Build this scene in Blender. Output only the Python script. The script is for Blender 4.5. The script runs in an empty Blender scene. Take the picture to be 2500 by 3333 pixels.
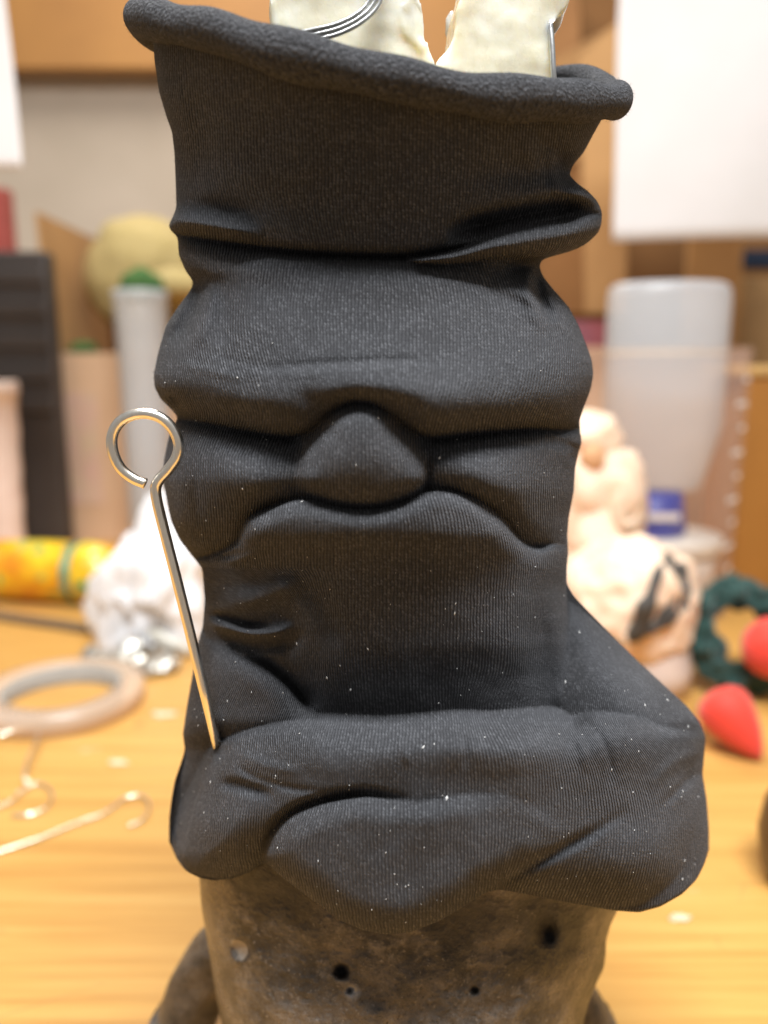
import bpy, bmesh, math, random
import numpy as np
from mathutils import Vector, Matrix

random.seed(7)
RNG = np.random.RandomState(11)
sc = bpy.context.scene
COL = sc.collection

# ------------------------------------------------------------------ camera
CAM_Y, CAM_Z, PITCH = -0.17, 0.25, math.radians(10.0)
F = 2500.0                                   # focal length in photo pixels
cam_data = bpy.data.cameras.new('camera')
cam = bpy.data.objects.new('camera', cam_data)
COL.objects.link(cam)
cam.location = (0, CAM_Y, CAM_Z)
cam.rotation_euler = (math.radians(90) - PITCH, 0, 0)
cam_data.sensor_fit = 'HORIZONTAL'
cam_data.sensor_width = 36.0
cam_data.lens = 36.0
cam_data.clip_start = 0.01
cam_data.clip_end = 50
cam_data.dof.use_dof = True
cam_data.dof.focus_distance = 0.186
cam_data.dof.aperture_fstop = 8.2
sc.camera = cam

# ------------------------------------------------------------------ world, lamps, exposure
world = bpy.data.worlds.new('World')
sc.world = world
world.use_nodes = True
wbg = world.node_tree.nodes['Background']
wt = world.node_tree                         # room light: pale ceiling above, dim warm room below
w_tc = wt.nodes.new('ShaderNodeTexCoord'); w_sp = wt.nodes.new('ShaderNodeSeparateXYZ')
w_mr = wt.nodes.new('ShaderNodeMapRange'); w_mr.inputs[1].default_value = -0.8; w_mr.inputs[2].default_value = 0.6
w_cr = wt.nodes.new('ShaderNodeValToRGB')
w_cr.color_ramp.elements[0].color = (0.70, 0.59, 0.48, 1); w_cr.color_ramp.elements[1].color = (1.0, 0.98, 0.96, 1)
wt.links.new(w_tc.outputs['Generated'], w_sp.inputs[0]); wt.links.new(w_sp.outputs[2], w_mr.inputs[0])
wt.links.new(w_mr.outputs[0], w_cr.inputs[0]); wt.links.new(w_cr.outputs[0], wbg.inputs[0])
wbg.inputs[1].default_value = 0.34

def area(name, loc, target, sx, sy, power, color):
    d = bpy.data.lights.new(name, 'AREA')
    d.shape = 'RECTANGLE'; d.size = sx; d.size_y = sy
    d.energy = power; d.color = color
    o = bpy.data.objects.new(name, d); COL.objects.link(o)
    o.location = loc
    o.rotation_euler = (Vector(target) - Vector(loc)).to_track_quat('-Z', 'Y').to_euler()
    return o
area('ceiling_lamp', (0.08, -0.36, 1.28), (0.02, 0.02, 0.15), 0.7, 0.28, 37.0, (0.95, 0.975, 1.0))
area('ceiling_lamp', (-0.35, 1.0, 1.75), (0.0, 0.9, 0.0), 1.2, 0.3, 25.0, (1.0, 0.94, 0.86))

sc.view_settings.view_transform = 'Standard'
sc.view_settings.look = 'None'
sc.view_settings.exposure = 0.0
sc.view_settings.gamma = 1.0
sc.view_settings.use_curve_mapping = False
sc.render.engine = 'CYCLES'
sc.cycles.use_denoising = True
sc.cycles.max_bounces = 10
sc.cycles.transparent_max_bounces = 16
sc.cycles.caustics_reflective = False
sc.cycles.caustics_refractive = False

# ------------------------------------------------------------------ helpers: pixels of the photo to points of the place
CP, SP = math.cos(PITCH), math.sin(PITCH)
def pix(px, py, y):
    """point on the sight line of photo pixel (px, py) at world depth y (arrays welcome)"""
    u = (np.asarray(px, float) - 1250.0) / F
    v = (1666.5 - np.asarray(py, float)) / F
    dy = CP + v * SP
    dz = -SP + v * CP
    t = (np.asarray(y, float) - CAM_Y) / dy
    return np.stack([u * t, np.broadcast_to(CAM_Y + t * dy, np.shape(u * t)), CAM_Z + t * dz], -1)
def P(px, py, y):
    return Vector(pix(px, py, y).tolist())
def T(px, py, z=0.0):
    """point of the table top seen at photo pixel"""
    v = (1666.5 - py) / F
    dy = CP + v * SP; dz = -SP + v * CP
    t = (z - CAM_Z) / dz
    return Vector(((px - 1250.0) / F * t, CAM_Y + t * dy, z))

# ------------------------------------------------------------------ helpers: objects
def link(name, me, mat=None, parent=None, smooth=True):
    o = bpy.data.objects.new(name, me)
    COL.objects.link(o)
    if mat: me.materials.append(mat)
    if parent is not None: o.parent = parent
    if smooth and len(me.polygons):
        me.polygons.foreach_set('use_smooth', np.ones(len(me.polygons), bool))
    return o
def mesh_np(verts, faces, uv=None):
    me = bpy.data.meshes.new('mesh')
    verts = np.asarray(verts, np.float32); faces = np.asarray(faces, np.int32)
    nf, k = faces.shape
    me.vertices.add(len(verts)); me.vertices.foreach_set('co', verts.ravel())
    me.loops.add(nf * k); me.loops.foreach_set('vertex_index', faces.ravel())
    me.polygons.add(nf)
    me.polygons.foreach_set('loop_start', np.arange(nf, dtype=np.int32) * k)
    me.polygons.foreach_set('loop_total', np.full(nf, k, np.int32))
    if uv is not None:
        lay = me.uv_layers.new(name='UVMap')
        lay.data.foreach_set('uv', np.asarray(uv, np.float32)[faces.ravel()].ravel())
    me.update(calc_edges=True); me.validate()
    return me
def tag(o, label, cat, group=None):
    o['label'] = label; o['category'] = cat
    if group: o['group'] = group
    return o
def structure(o):
    o['kind'] = 'structure'; return o
def thing(name, label, cat, loc=(0, 0, 0), group=None):
    o = bpy.data.objects.new(name, None); COL.objects.link(o)
    o.empty_display_size = 0.02
    o.location = loc
    return tag(o, label, cat, group)
def adopt(parent, *kids):
    """parent parts that were built in world coordinates"""
    bpy.context.view_layer.update()
    for k in kids:
        k.parent = parent
        k.matrix_parent_inverse = parent.matrix_world.inverted()
def bm_mesh(bm):
    me = bpy.data.meshes.new('mesh'); bm.to_mesh(me); bm.free(); return me
def box_mesh(x0, x1, y0, y1, z0, z1, bev=0.0, seg=2):
    bm = bmesh.new()
    bmesh.ops.create_cube(bm, size=1)
    for v in bm.verts:
        v.co = ((x0 + x1) / 2 + v.co.x * (x1 - x0), (y0 + y1) / 2 + v.co.y * (y1 - y0), (z0 + z1) / 2 + v.co.z * (z1 - z0))
    if bev: bmesh.ops.bevel(bm, geom=bm.edges[:], offset=bev, segments=seg, affect='EDGES', profile=0.5)
    return bm_mesh(bm)
def catmull(pts, n=8, closed=False):
    p = np.asarray(pts, float)
    if closed: q = np.vstack([p[-1], p, p[:2]])
    else: q = np.vstack([2 * p[0] - p[1], p, 2 * p[-1] - p[-2]])
    out = []
    t = np.linspace(0, 1, n, endpoint=False)[:, None]
    for i in range(1, len(q) - 2):
        a, b, c, d = q[i - 1], q[i], q[i + 1], q[i + 2]
        out.append(0.5 * (2 * b + (c - a) * t + (2 * a - 5 * b + 4 * c - d) * t ** 2 + (3 * b - a - 3 * c + d) * t ** 3))
    out = np.vstack(out)
    return out if closed else np.vstack([out, p[-1:]])
def tube_mesh(path, rad, seg=12, closed=False, caps=True, wob=None):
    path = np.asarray(path, float); n = len(path)
    rad = np.broadcast_to(np.asarray(rad, float), (n,))
    if closed: tan = np.roll(path, -1, 0) - np.roll(path, 1, 0)
    else: tan = np.gradient(path, axis=0)
    tan /= np.linalg.norm(tan, axis=1)[:, None] + 1e-12
    nrm = np.zeros_like(path)
    a = np.array([0, 0, 1.0]) if abs(tan[0, 2]) < 0.9 else np.array([1.0, 0, 0])
    nrm[0] = a - tan[0] * a.dot(tan[0]); nrm[0] /= np.linalg.norm(nrm[0])
    for i in range(1, n):
        v = nrm[i - 1] - tan[i] * nrm[i - 1].dot(tan[i]); nrm[i] = v / np.linalg.norm(v)
    bi = np.cross(tan, nrm)
    th = np.linspace(0, 2 * np.pi, seg, endpoint=False)
    if closed:                                                # undo the frame's twist round the loop
        v = nrm[-1] - tan[0] * nrm[-1].dot(tan[0])
        tw = math.atan2(np.cross(nrm[0], v).dot(tan[0]), nrm[0].dot(v))
        ang = th[None] - tw * (np.arange(n) / n)[:, None]
    else: ang = np.broadcast_to(th[None], (n, seg))
    r = np.repeat(rad[:, None], seg, 1)
    if wob is not None: r = r * wob(np.arange(n)[:, None] / n, ang)
    V = path[:, None] + r[..., None] * (np.cos(ang)[..., None] * nrm[:, None] + np.sin(ang)[..., None] * bi[:, None])
    V = V.reshape(-1, 3)
    i = np.arange(n if closed else n - 1)[:, None]; j = np.arange(seg)[None]
    i2 = (i + 1) % n; j2 = (j + 1) % seg
    fc = np.stack([i * seg + j, i2 * seg + j, i2 * seg + j2, i * seg + j2], -1).reshape(-1, 4)
    fc = fc[:, ::-1]
    uv = np.stack([np.repeat(np.arange(n) / n, seg), np.tile(th / 6.2832, n)], -1)
    if caps and not closed:
        V = np.vstack([V, path[:1], path[-1:]]); uv = np.vstack([uv, [[0, 0], [1, 0]]])
        c0, c1 = n * seg, n * seg + 1
        jj = np.arange(seg); j2 = (jj + 1) % seg
        f0 = np.stack([np.full(seg, c0), jj, j2, j2], -1); f1 = np.stack([np.full(seg, c1), (n - 1) * seg + j2, (n - 1) * seg + jj, (n - 1) * seg + jj], -1)
        me = bpy.data.meshes.new('mesh')
        me.from_pydata(V.tolist(), [], [tuple(f) for f in fc.tolist()] + [tuple(f[:3]) for f in f0[:, ::-1][:, 1:].tolist()] + [tuple(f[:3]) for f in f1[:, ::-1][:, 1:].tolist()])
        me.update(); return me
    return mesh_np(V, fc, uv)
def lathe_mesh(prof, seg=48, cap=True):
    """profile of (r, z) turned about the z axis"""
    prof = np.asarray(prof, float); n = len(prof)
    th = np.linspace(0, 2 * np.pi, seg, endpoint=False)
    V = np.stack([prof[:, None, 0] * np.cos(th), prof[:, None, 0] * np.sin(th), np.repeat(prof[:, 1:2], seg, 1)], -1).reshape(-1, 3)
    i = np.arange(n - 1)[:, None]; j = np.arange(seg)[None]; j2 = (j + 1) % seg
    fc = np.stack([i * seg + j, i * seg + j2, (i + 1) * seg + j2, (i + 1) * seg + j], -1).reshape(-1, 4)
    me = mesh_np(V, fc)
    if cap:
        bm = bmesh.new(); bm.from_mesh(me)
        bmesh.ops.holes_fill(bm, edges=[e for e in bm.edges if e.is_boundary], sides=0)
        bmesh.ops.recalc_face_normals(bm, faces=bm.faces)
        bm.to_mesh(me); bm.free()
    return me
from mathutils import noise as mnoise
def blob_mesh(r, amp=0.1, freq=2.0, sub=4, seed=0, shape=None):
    bm = bmesh.new()
    bmesh.ops.create_icosphere(bm, subdivisions=sub, radius=1)
    for v in bm.verts:
        d = 1 + amp * mnoise.fractal(v.co * freq + Vector((seed * 7.3, seed * 3.1, seed)), 1.0, 2.0, 4)
        c = v.co * d
        if shape: c = shape(c)
        v.co = Vector((c.x * r[0], c.y * r[1], c.z * r[2]))
    return bm_mesh(bm)

# ------------------------------------------------------------------ helpers: materials
class NT:
    def __init__(self, name):
        self.m = bpy.data.materials.new(name); self.m.use_nodes = True
        self.t = self.m.node_tree; self.b = self.t.nodes['Principled BSDF']
    def n(self, kind, **kw):
        nd = self.t.nodes.new(kind)
        for k, v in kw.items():
            if k.startswith('i_'):
                key = k[2:]; key = int(key) if key.isdigit() else key
                nd.inputs[key].default_value = v
            else: setattr(nd, k, v)
        return nd
    def l(self, a, b): self.t.links.new(a, b)
    def math(self, op, a, b=None, clamp=False):
        nd = self.n('ShaderNodeMath', operation=op); nd.use_clamp = clamp
        for i, x in enumerate((a, b)):
            if x is None: continue
            if isinstance(x, (int, float)): nd.inputs[i].default_value = x
            else: self.l(x, nd.inputs[i])
        return nd.outputs[0]
    def ramp(self, fac, stops):
        nd = self.n('ShaderNodeValToRGB'); e = nd.color_ramp.elements
        while len(e) < len(stops): e.new(0.5)
        for el, (p, c) in zip(e, stops):
            el.position = p; el.color = (*c, 1) if len(c) == 3 else c
        self.l(fac, nd.inputs[0]); return nd.outputs[0]
    def mix(self, fac, a, b):
        nd = self.n('ShaderNodeMix', data_type='RGBA')
        for i, x in ((0, fac), (6, a), (7, b)):
            if isinstance(x, (int, float)): nd.inputs[i].default_value = x
            elif isinstance(x, tuple): nd.inputs[i].default_value = (*x, 1)
            else: self.l(x, nd.inputs[i])
        return nd.outputs[2]
    def noise(self, vec, scale, detail=4, rough=0.6):
        nd = self.n('ShaderNodeTexNoise'); nd.inputs['Scale'].default_value = scale
        nd.inputs['Detail'].default_value = detail; nd.inputs['Roughness'].default_value = rough
        if vec is not None: self.l(vec, nd.inputs['Vector'])
        return nd.outputs['Fac']
    def bump(self, h, dist, strength=1.0, prev=None):
        nd = self.n('ShaderNodeBump'); nd.inputs['Distance'].default_value = dist; nd.inputs['Strength'].default_value = strength
        self.l(h, nd.inputs['Height'])
        if prev is not None: self.l(prev, nd.inputs['Normal'])
        return nd.outputs[0]
    def set(self, **kw):
        for k, v in kw.items():
            k = k.replace('_', ' ')
            if isinstance(v, (int, float)): self.b.inputs[k].default_value = v
            elif isinstance(v, tuple): self.b.inputs[k].default_value = (*v, 1) if len(v) == 3 and self.b.inputs[k].type == 'RGBA' else v
            else: self.l(v, self.b.inputs[k])
        return self
    def obj(self): return self.n('ShaderNodeTexCoord').outputs['Object']
    def scaled(self, vec, s):
        nd = self.n('ShaderNodeMapping'); nd.inputs['Scale'].default_value = s
        self.l(vec, nd.inputs['Vector']); return nd.outputs[0]

def simple(name, c0, c1=None, rough=0.6, scale=30, bump=0.0, metal=0.0, **kw):
    m = NT(name); o = m.obj()
    f = m.noise(o, scale, 5, 0.6)
    c1 = c1 or tuple(x * 0.8 for x in c0)
    m.set(Base_Color=m.ramp(f, [(0.3, c0), (0.7, c1)]), Roughness=rough, Metallic=metal)
    if bump: m.set(Normal=m.bump(f, bump))
    m.set(**kw)
    return m.m

def fabric_mat(name, period_u, purl=False):
    """black jersey: wales run along v, stitches across; uv is in millimetres of cloth"""
    m = NT(name)
    uv = m.n('ShaderNodeUVMap').outputs[0]
    obj = m.obj()
    sep = m.n('ShaderNodeSeparateXYZ'); m.l(uv, sep.inputs[0])
    wob = m.math('MULTIPLY', m.math('SUBTRACT', m.noise(obj, 240, 2, 0.5), 0.5), 0.9)
    cu = m.math('ADD', m.math('MULTIPLY', sep.outputs[0], 1 / period_u), wob)
    cv = m.math('MULTIPLY', sep.outputs[1], 1 / (period_u * 0.85))
    wale = m.math('SINE', m.math('MULTIPLY', cu, 2 * math.pi))
    cb_ = m.n('ShaderNodeCombineXYZ'); m.l(cu, cb_.inputs[0]); m.l(m.math('ADD', cv, m.math('MULTIPLY', wale, 0.22)), cb_.inputs[1])
    vor = m.n('ShaderNodeTexVoronoi', voronoi_dimensions='2D'); vor.inputs['Scale'].default_value = 1.0
    vor.inputs['Randomness'].default_value = 0.45 if not purl else 0.85
    m.l(cb_.outputs[0], vor.inputs['Vector'])
    stitch = m.math('SUBTRACT', 1.0, m.math('MULTIPLY', vor.outputs['Distance'], 1.5), True)
    sc_ = m.n('ShaderNodeSeparateColor'); m.l(vor.outputs['Color'], sc_.inputs[0])
    rnd = sc_.outputs[0]
    fine = m.noise(obj, 1700, 3, 0.7)
    # stretched cloth shows its ribs in some patches and a crepe grain in others
    patch = m.math('MULTIPLY', m.math('SUBTRACT', m.noise(obj, 22, 2, 0.5), 0.30), 2.6, True)
    rib = m.math('ADD', m.math('MULTIPLY', patch, 0.5), 0.62) if not purl else 0.05
    h = m.math('ADD', m.math('MULTIPLY', wale, rib), m.math('MULTIPLY', stitch, m.math('ADD', m.math('MULTIPLY', rnd, 0.45), 0.25 if not purl else 0.5)))
    h = m.math('ADD', h, m.math('MULTIPLY', fine, 1.15 if not purl else 1.4))
    nrm = m.bump(h, 0.00028 if not purl else 0.0010, 1.0)
    fade = m.noise(obj, 35, 4, 0.6)
    col = m.ramp(fade, [(0.3, (0.043, 0.043, 0.0462)), (0.7, (0.058, 0.0577, 0.0612))])
    lit = m.math('MULTIPLY', m.math('MULTIPLY', stitch, m.math('MULTIPLY', rnd, rnd)), m.math('MULTIPLY', fine, 1.9), True)
    col = m.mix(lit, col, (0.145, 0.146, 0.156))
    groove = m.math('MULTIPLY', m.math('MULTIPLY', m.math('SUBTRACT', -0.1, wale), 0.7, True), rib)
    col = m.mix(groove, col, (0.008, 0.008, 0.0085))
    gap = m.math('MULTIPLY', m.math('SUBTRACT', 0.36, stitch), 1.6, True)
    col = m.mix(gap, col, (0.010, 0.010, 0.0105))
    m.set(Base_Color=col, Roughness=0.85, Normal=nrm, Sheen_Weight=0.08, Sheen_Roughness=0.5, Specular_IOR_Level=0.25)
    m.set(Sheen_Tint=(0.9, 0.92, 1.0))
    return m.m
M_FABRIC = fabric_mat('black_jersey', 0.86)
M_PURL = fabric_mat('black_jersey_purl', 0.9, True)

# ------------------------------------------------------------------ the setting: wall
m = NT('beige_wall'); o_ = m.obj()
f_ = m.noise(o_, 5, 5, 0.6)
m.set(Base_Color=m.ramp(f_, [(0.3, (0.52, 0.44, 0.345)), (0.7, (0.60, 0.51, 0.41))]), Roughness=0.9, Normal=m.bump(m.noise(o_, 300, 3), 0.0006))
M_WALL = m.m
wall = structure(link('wall', box_mesh(-2.2, 2.2, 1.70, 1.80, -0.75, 2.3), M_WALL, smooth=False))

# work table
m = NT('varnished_pine'); o_ = m.obj()
g1 = m.noise(m.scaled(o_, (3.0, 95, 95)), 1.0, 7, 0.7)
g2 = m.noise(m.scaled(o_, (6, 260, 260)), 1.0, 4, 0.7)
g3 = m.noise(m.scaled(o_, (1, 5, 5)), 1.3, 2, 0.5)
c = m.ramp(m.math('ADD', m.math('MULTIPLY', g1, 0.62), m.math('MULTIPLY', g2, 0.38)), [(0.36, (0.39, 0.19, 0.044)), (0.5, (0.53, 0.285, 0.074)), (0.66, (0.62, 0.37, 0.115))])
c = m.mix(m.math('MULTIPLY', g3, 0.35), c, (0.50, 0.25, 0.055))
st = m.math('MULTIPLY', m.math('SUBTRACT', m.noise(m.scaled(o_, (0.6, 1.4, 1)), 30, 5, 0.6), 0.66), 7.0, True)      # plaster smears
c = m.mix(m.math('MULTIPLY', st, 0.75), c, (0.82, 0.76, 0.66))
dk = m.math('MULTIPLY', m.math('SUBTRACT', m.noise(o_, 24, 3, 0.6), 0.66), 8.0, True)                                # dark spots of dried glue
c = m.mix(m.math('MULTIPLY', dk, 0.55), c, (0.16, 0.085, 0.03))
vs_ = m.n('ShaderNodeTexVoronoi', feature='DISTANCE_TO_EDGE'); vs_.inputs['Scale'].default_value = 7.0
m.l(m.scaled(o_, (0.7, 1.9, 1)), vs_.inputs['Vector'])                                                                # long knife scratches
scr_ = m.math('MULTIPLY', m.math('SUBTRACT', 0.0045, vs_.outputs['Distance']), 260.0, True)
scr_ = m.math('MULTIPLY', scr_, m.math('MULTIPLY', m.math('SUBTRACT', m.noise(o_, 9, 2), 0.45), 6.0, True))
c = m.mix(m.math('MULTIPLY', scr_, 0.6), c, (0.22, 0.12, 0.05))
m.set(Base_Color=c, Roughness=m.math('ADD', m.math('MULTIPLY', g1, 0.2), 0.34), Normal=m.bump(g1, 0.0004), Specular_IOR_Level=0.4)
M_TABLE = m.m
tbl = thing('work_table', 'varnished yellow pine work table with pale smears and scratches', 'table', (0, 0.6, -0.72))
top = link('table_top', box_mesh(-1.1, 1.1, -0.28, 1.45, -0.03, 0.0, 0.002), M_TABLE, smooth=False)
adopt(tbl, top)
for sx in (-1, 1):
    for yy in (-0.2, 1.36):
        adopt(tbl, link('leg', box_mesh(sx * 1.02 - 0.03, sx * 1.02 + 0.03, yy - 0.03, yy + 0.03, -0.72, -0.031, 0.003), M_TABLE, smooth=False))

# ================================================================== the sleeve: relief built on the photo's grid, in millimetres
G = 4.0
gx = np.arange(300, 2500, G); gy = np.arange(-60, 3160, G)
PX, PY = np.meshgrid(gx, gy)
YC = 0.045                                    # depth of the figure's widest section

def smooth1(a, s):
    r = int(3 * s) + 1
    k = np.exp(-0.5 * (np.arange(-r, r + 1) / s) ** 2); k /= k.sum()
    return np.convolve(np.pad(a, r, mode='edge'), k, 'valid')
def blur(a, s):
    r = int(3 * s) + 1
    k = np.exp(-0.5 * (np.arange(-r, r + 1) / s) ** 2); k /= k.sum()
    b = np.pad(a, ((r, r), (0, 0)), mode='edge')
    a = sum(k[i] * b[i:i + a.shape[0]] for i in range(2 * r + 1))
    b = np.pad(a, ((0, 0), (r, r)), mode='edge')
    return sum(k[i] * b[:, i:i + a.shape[1]] for i in range(2 * r + 1))
PYT = np.arange(-200, 3400, 1.0)
def table(pts, s=8):
    p = np.asarray(pts, float)
    return smooth1(np.interp(PYT, p[:, 0], p[:, 1]), s)
L_T = table([(-100, 470), (40, 480), (110, 497), (200, 503), (300, 518), (380, 542), (430, 560), (500, 568), (600, 572), (675, 574), (697, 566), (735, 548), (752, 556), (770, 578), (830, 582), (880, 603), (918, 630), (945, 620), (1000, 578), (1060, 540), (1150, 514), (1220, 500), (1260, 503), (1300, 523), (1345, 572), (1365, 578), (1400, 556), (1450, 543), (1500, 533), (1560, 530), (1640, 545), (1700, 558), (1760, 586), (1800, 618), (1850, 658), (1950, 666), (2040, 660), (2100, 642), (2200, 626), (2300, 608), (2390, 595), (2440, 602), (2480, 590), (2540, 569), (2600, 558), (2660, 551), (2720, 550), (3300, 550)], 7)
R_T = table([(-100, 2030), (250, 2020), (320, 1990), (390, 1958), (440, 1930), (500, 1898), (535, 1866), (570, 1853), (597, 1880), (622, 1915), (655, 1945), (690, 1960), (730, 1958), (760, 1946), (795, 1908), (818, 1860), (832, 1800), (845, 1762), (870, 1756), (900, 1768), (940, 1800), (1000, 1852), (1060, 1884), (1120, 1908), (1170, 1926), (1220, 1932), (1270, 1922), (1320, 1903), (1370, 1886), (1400, 1888), (1440, 1894), (1480, 1881), (1520, 1873), (1600, 1868), (1680, 1852), (1740, 1847), (1800, 1850), (1850, 1845), (1900, 1845), (1940, 1868), (2000, 1925), (2080, 2005), (2160, 2085), (2240, 2172), (2300, 2238), (2350, 2278), (2400, 2297), (2450, 2293), (2520, 2287), (2600, 2300), (2700, 2308), (3300, 2308)], 7)
LB_T = table([(-200, 470)] + [(p, L_T[int(p + 200)]) for p in range(-100, 1850, 20)] + [(1900, 664), (2000, 668), (2100, 660), (2300, 640), (3300, 640)], 5)
RB_T = table([(-200, 2030)] + [(p, R_T[int(p + 200)]) for p in range(-100, 1850, 20)] + [(1860, 1845), (1920, 1842), (2000, 1850), (2100, 1862), (2200, 1874), (2270, 1890), (2320, 1892), (2400, 1870), (3300, 1870)], 5)
def at_py(tab, py): return np.interp(py, PYT, tab)
def sect(Lt, Rt, p):
    l, r = at_py(Lt, PY), at_py(Rt, PY)
    s = (2 * PX - l - r) / (r - l)
    a = np.abs(s)
    e = np.clip(1 - np.minimum(a, 1) ** p, 0, 1) ** (1 / p)
    return s, e, np.where(a > 1, (a - 1) * 260.0, 0)
SB, EB, OB = sect(LB_T, RB_T, 2.3)
SA, EA, OA = sect(L_T, R_T, 2.5)
def prof_py(pts, s=14): return at_py(table(pts, s), PY)
def prof_px(pts, s=10):
    p = np.asarray(pts, float); xs = np.arange(0, 2600, 2.0)
    return np.interp(PX, xs, smooth1(np.interp(xs, p[:, 0], p[:, 1]), s))
def seg_dist(poly, closed):
    p = np.asarray(poly, float); q = np.roll(p, -1, 0) if closed else p[1:]
    p = p if closed else p[:-1]
    D = np.full(PX.shape, 1e9); TT = np.zeros(PX.shape); n = len(p)
    for i, (a, b) in enumerate(zip(p, q)):
        d = b - a; L2 = d.dot(d) + 1e-9
        t = np.clip(((PX - a[0]) * d[0] + (PY - a[1]) * d[1]) / L2, 0, 1)
        dd = np.hypot(PX - a[0] - t * d[0], PY - a[1] - t * d[1])
        k = dd < D; D = np.where(k, dd, D); TT = np.where(k, (i + t) / n, TT)
    return D, TT
def sdf(poly, n=3):
    p = catmull(poly, n, True)
    D, _ = seg_dist(p, True)
    q = np.roll(p, -1, 0); ins = np.zeros(PX.shape, bool)
    for a, b in zip(p, q):
        if a[1] == b[1]: continue
        c = ((a[1] > PY) != (b[1] > PY)) & (PX < (b[0] - a[0]) * (PY - a[1]) / (b[1] - a[1]) + a[0])
        ins ^= c
    return np.where(ins, D, -D)
def inflate(d, w, A, slope=0.55):
    t = np.clip(d / w, 0, 1)
    return np.where(d > 0, A * (np.sqrt(np.clip(1 - (1 - t) ** 2, 0, 1)) - 1), -A + slope * d)
def line(pts, w, n=4):
    """a soft stroke along a polyline, 1 on the line, fading at its ends"""
    D, TT = seg_dist(catmull(pts, n), False)
    return np.exp(-(D / w) ** 2) * np.clip(np.minimum(TT, 1 - TT) * 4, 0.0, 1)
def spot(x, y, rx, ry, rot=0):
    c, s = math.cos(rot), math.sin(rot)
    u = (PX - x) * c + (PY - y) * s; v = -(PX - x) * s + (PY - y) * c
    return np.exp(-(u / rx) ** 2 - (v / ry) ** 2)
def smax(a, b, k):
    h = np.clip(0.5 + 0.5 * (a - b) / k, 0, 1)
    return b + (a - b) * h + k * h * (1 - h)

HALF_B = np.sqrt(EB); HALF_A = np.sqrt(EA)
# --- the turned-down top of the sleeve: widest at the rim, drawn in towards the first crease
crease1 = [(300, 722), (480, 735), (560, 748), (700, 776), (850, 800), (1000, 816), (1150, 824), (1300, 826), (1420, 818), (1520, 800), (1600, 772), (1700, 738), (1800, 712), (1900, 694), (2000, 688), (2300, 680)]
hat_poly = [(300, -300), (2400, -300)] + crease1[::-1]
b = prof_py([(0, 47), (200, 45), (330, 41), (500, 37), (650, 34), (830, 31)])
hat = b * EB - OB + inflate(sdf(hat_poly), 34, 5.0) * HALF_B
hat += 5.5 * line([(480, 702), (600, 716), (720, 738), (860, 768)], 24) * HALF_B            # lip on the left
hat -= 2.6 * line([(420, 640), (560, 658), (700, 680), (860, 715)], 34) * HALF_B
hat += 7.0 * spot(1900, 640, 80, 36, 0.25) - 5 * spot(1830, 545, 46, 60) + 3 * line([(1795, 480), (1800, 560), (1822, 630)], 22)
hat -= 3.0 * spot(600, 560, 60, 90)
hat -= 15.0 * line([(1450, 768), (1560, 735), (1700, 702), (1850, 676), (1990, 668)], 32)
REL = hat
# --- lip of the fold on the right
lip = sdf([(1330, 850), (1470, 822), (1560, 790), (1640, 764), (1750, 742), (1850, 728), (1920, 708), (2100, 690), (2150, 760), (1990, 812), (1880, 822), (1800, 842), (1720, 842), (1600, 838), (1480, 856)])
REL = smax(REL, 39.5 * EB - OB + inflate(lip, 44, 9) * HALF_B, 1.0)
# --- forehead and brow
brow_edge = [(300, 1330), (480, 1345), (590, 1356), (700, 1378), (800, 1400), (900, 1418), (970, 1416), (1030, 1392), (1080, 1345), (1130, 1320), (1170, 1314), (1220, 1324), (1280, 1360), (1340, 1402), (1400, 1424), (1500, 1414), (1620, 1400), (1740, 1390), (1830, 1392), (1900, 1384), (2050, 1375), (2300, 1370)]
brow_poly = [(2300, 690), (2000, 700), (1900, 706), (1800, 722), (1700, 748), (1600, 782), (1520, 810), (1420, 828), (1300, 836), (1150, 834), (1000, 826), (850, 810), (700, 786), (560, 758), (300, 732)] + brow_edge
b = prof_py([(700, 31), (830, 33), (900, 35.0), (1000, 38.5), (1100, 42.5), (1170, 45.5), (1240, 49.5), (1290, 51.5), (1340, 51.5), (1420, 50)], 20)
brow = b * EB - OB
brow += blur(inflate(sdf(brow_poly), 118, 12.0), 2.6) * HALF_B
brow -= 0.9 * line([(820, 1205), (950, 1192), (1150, 1180), (1300, 1172), (1450, 1182)], 16)   # wrinkle above the brow
brow += 0.5 * line([(760, 1225), (950, 1215), (1150, 1206), (1330, 1200), (1480, 1212)], 20)
brow -= 6.5 * line([(660, 880), (640, 950), (622, 1010), (590, 1070), (540, 1110)], 30)                         # pocket on the left
brow += 1.2 * line([(676, 890), (684, 985), (660, 1070), (600, 1130)], 26)
brow -= 1.6 * line([(700, 890), (730, 1000), (730, 1060), (710, 1170)], 40)
brow -= 7.0 * spot(1685, 868, 60, 32, -0.2)
brow -= 5 * line([(1752, 865), (1752, 930), (1768, 985), (1810, 1050)], 20)                      # pocket on the right
brow += 2.2 * line([(1716, 880), (1720, 950), (1738, 1010), (1785, 1080)], 26)
brow += 2.0 * spot(1180, 1265, 230, 50) - 2.0 * spot(620, 1290, 90, 60)
brow -= 2.0 * spot(1000, 1290, 60, 60)
REL = smax(REL, brow, 0.8)
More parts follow.
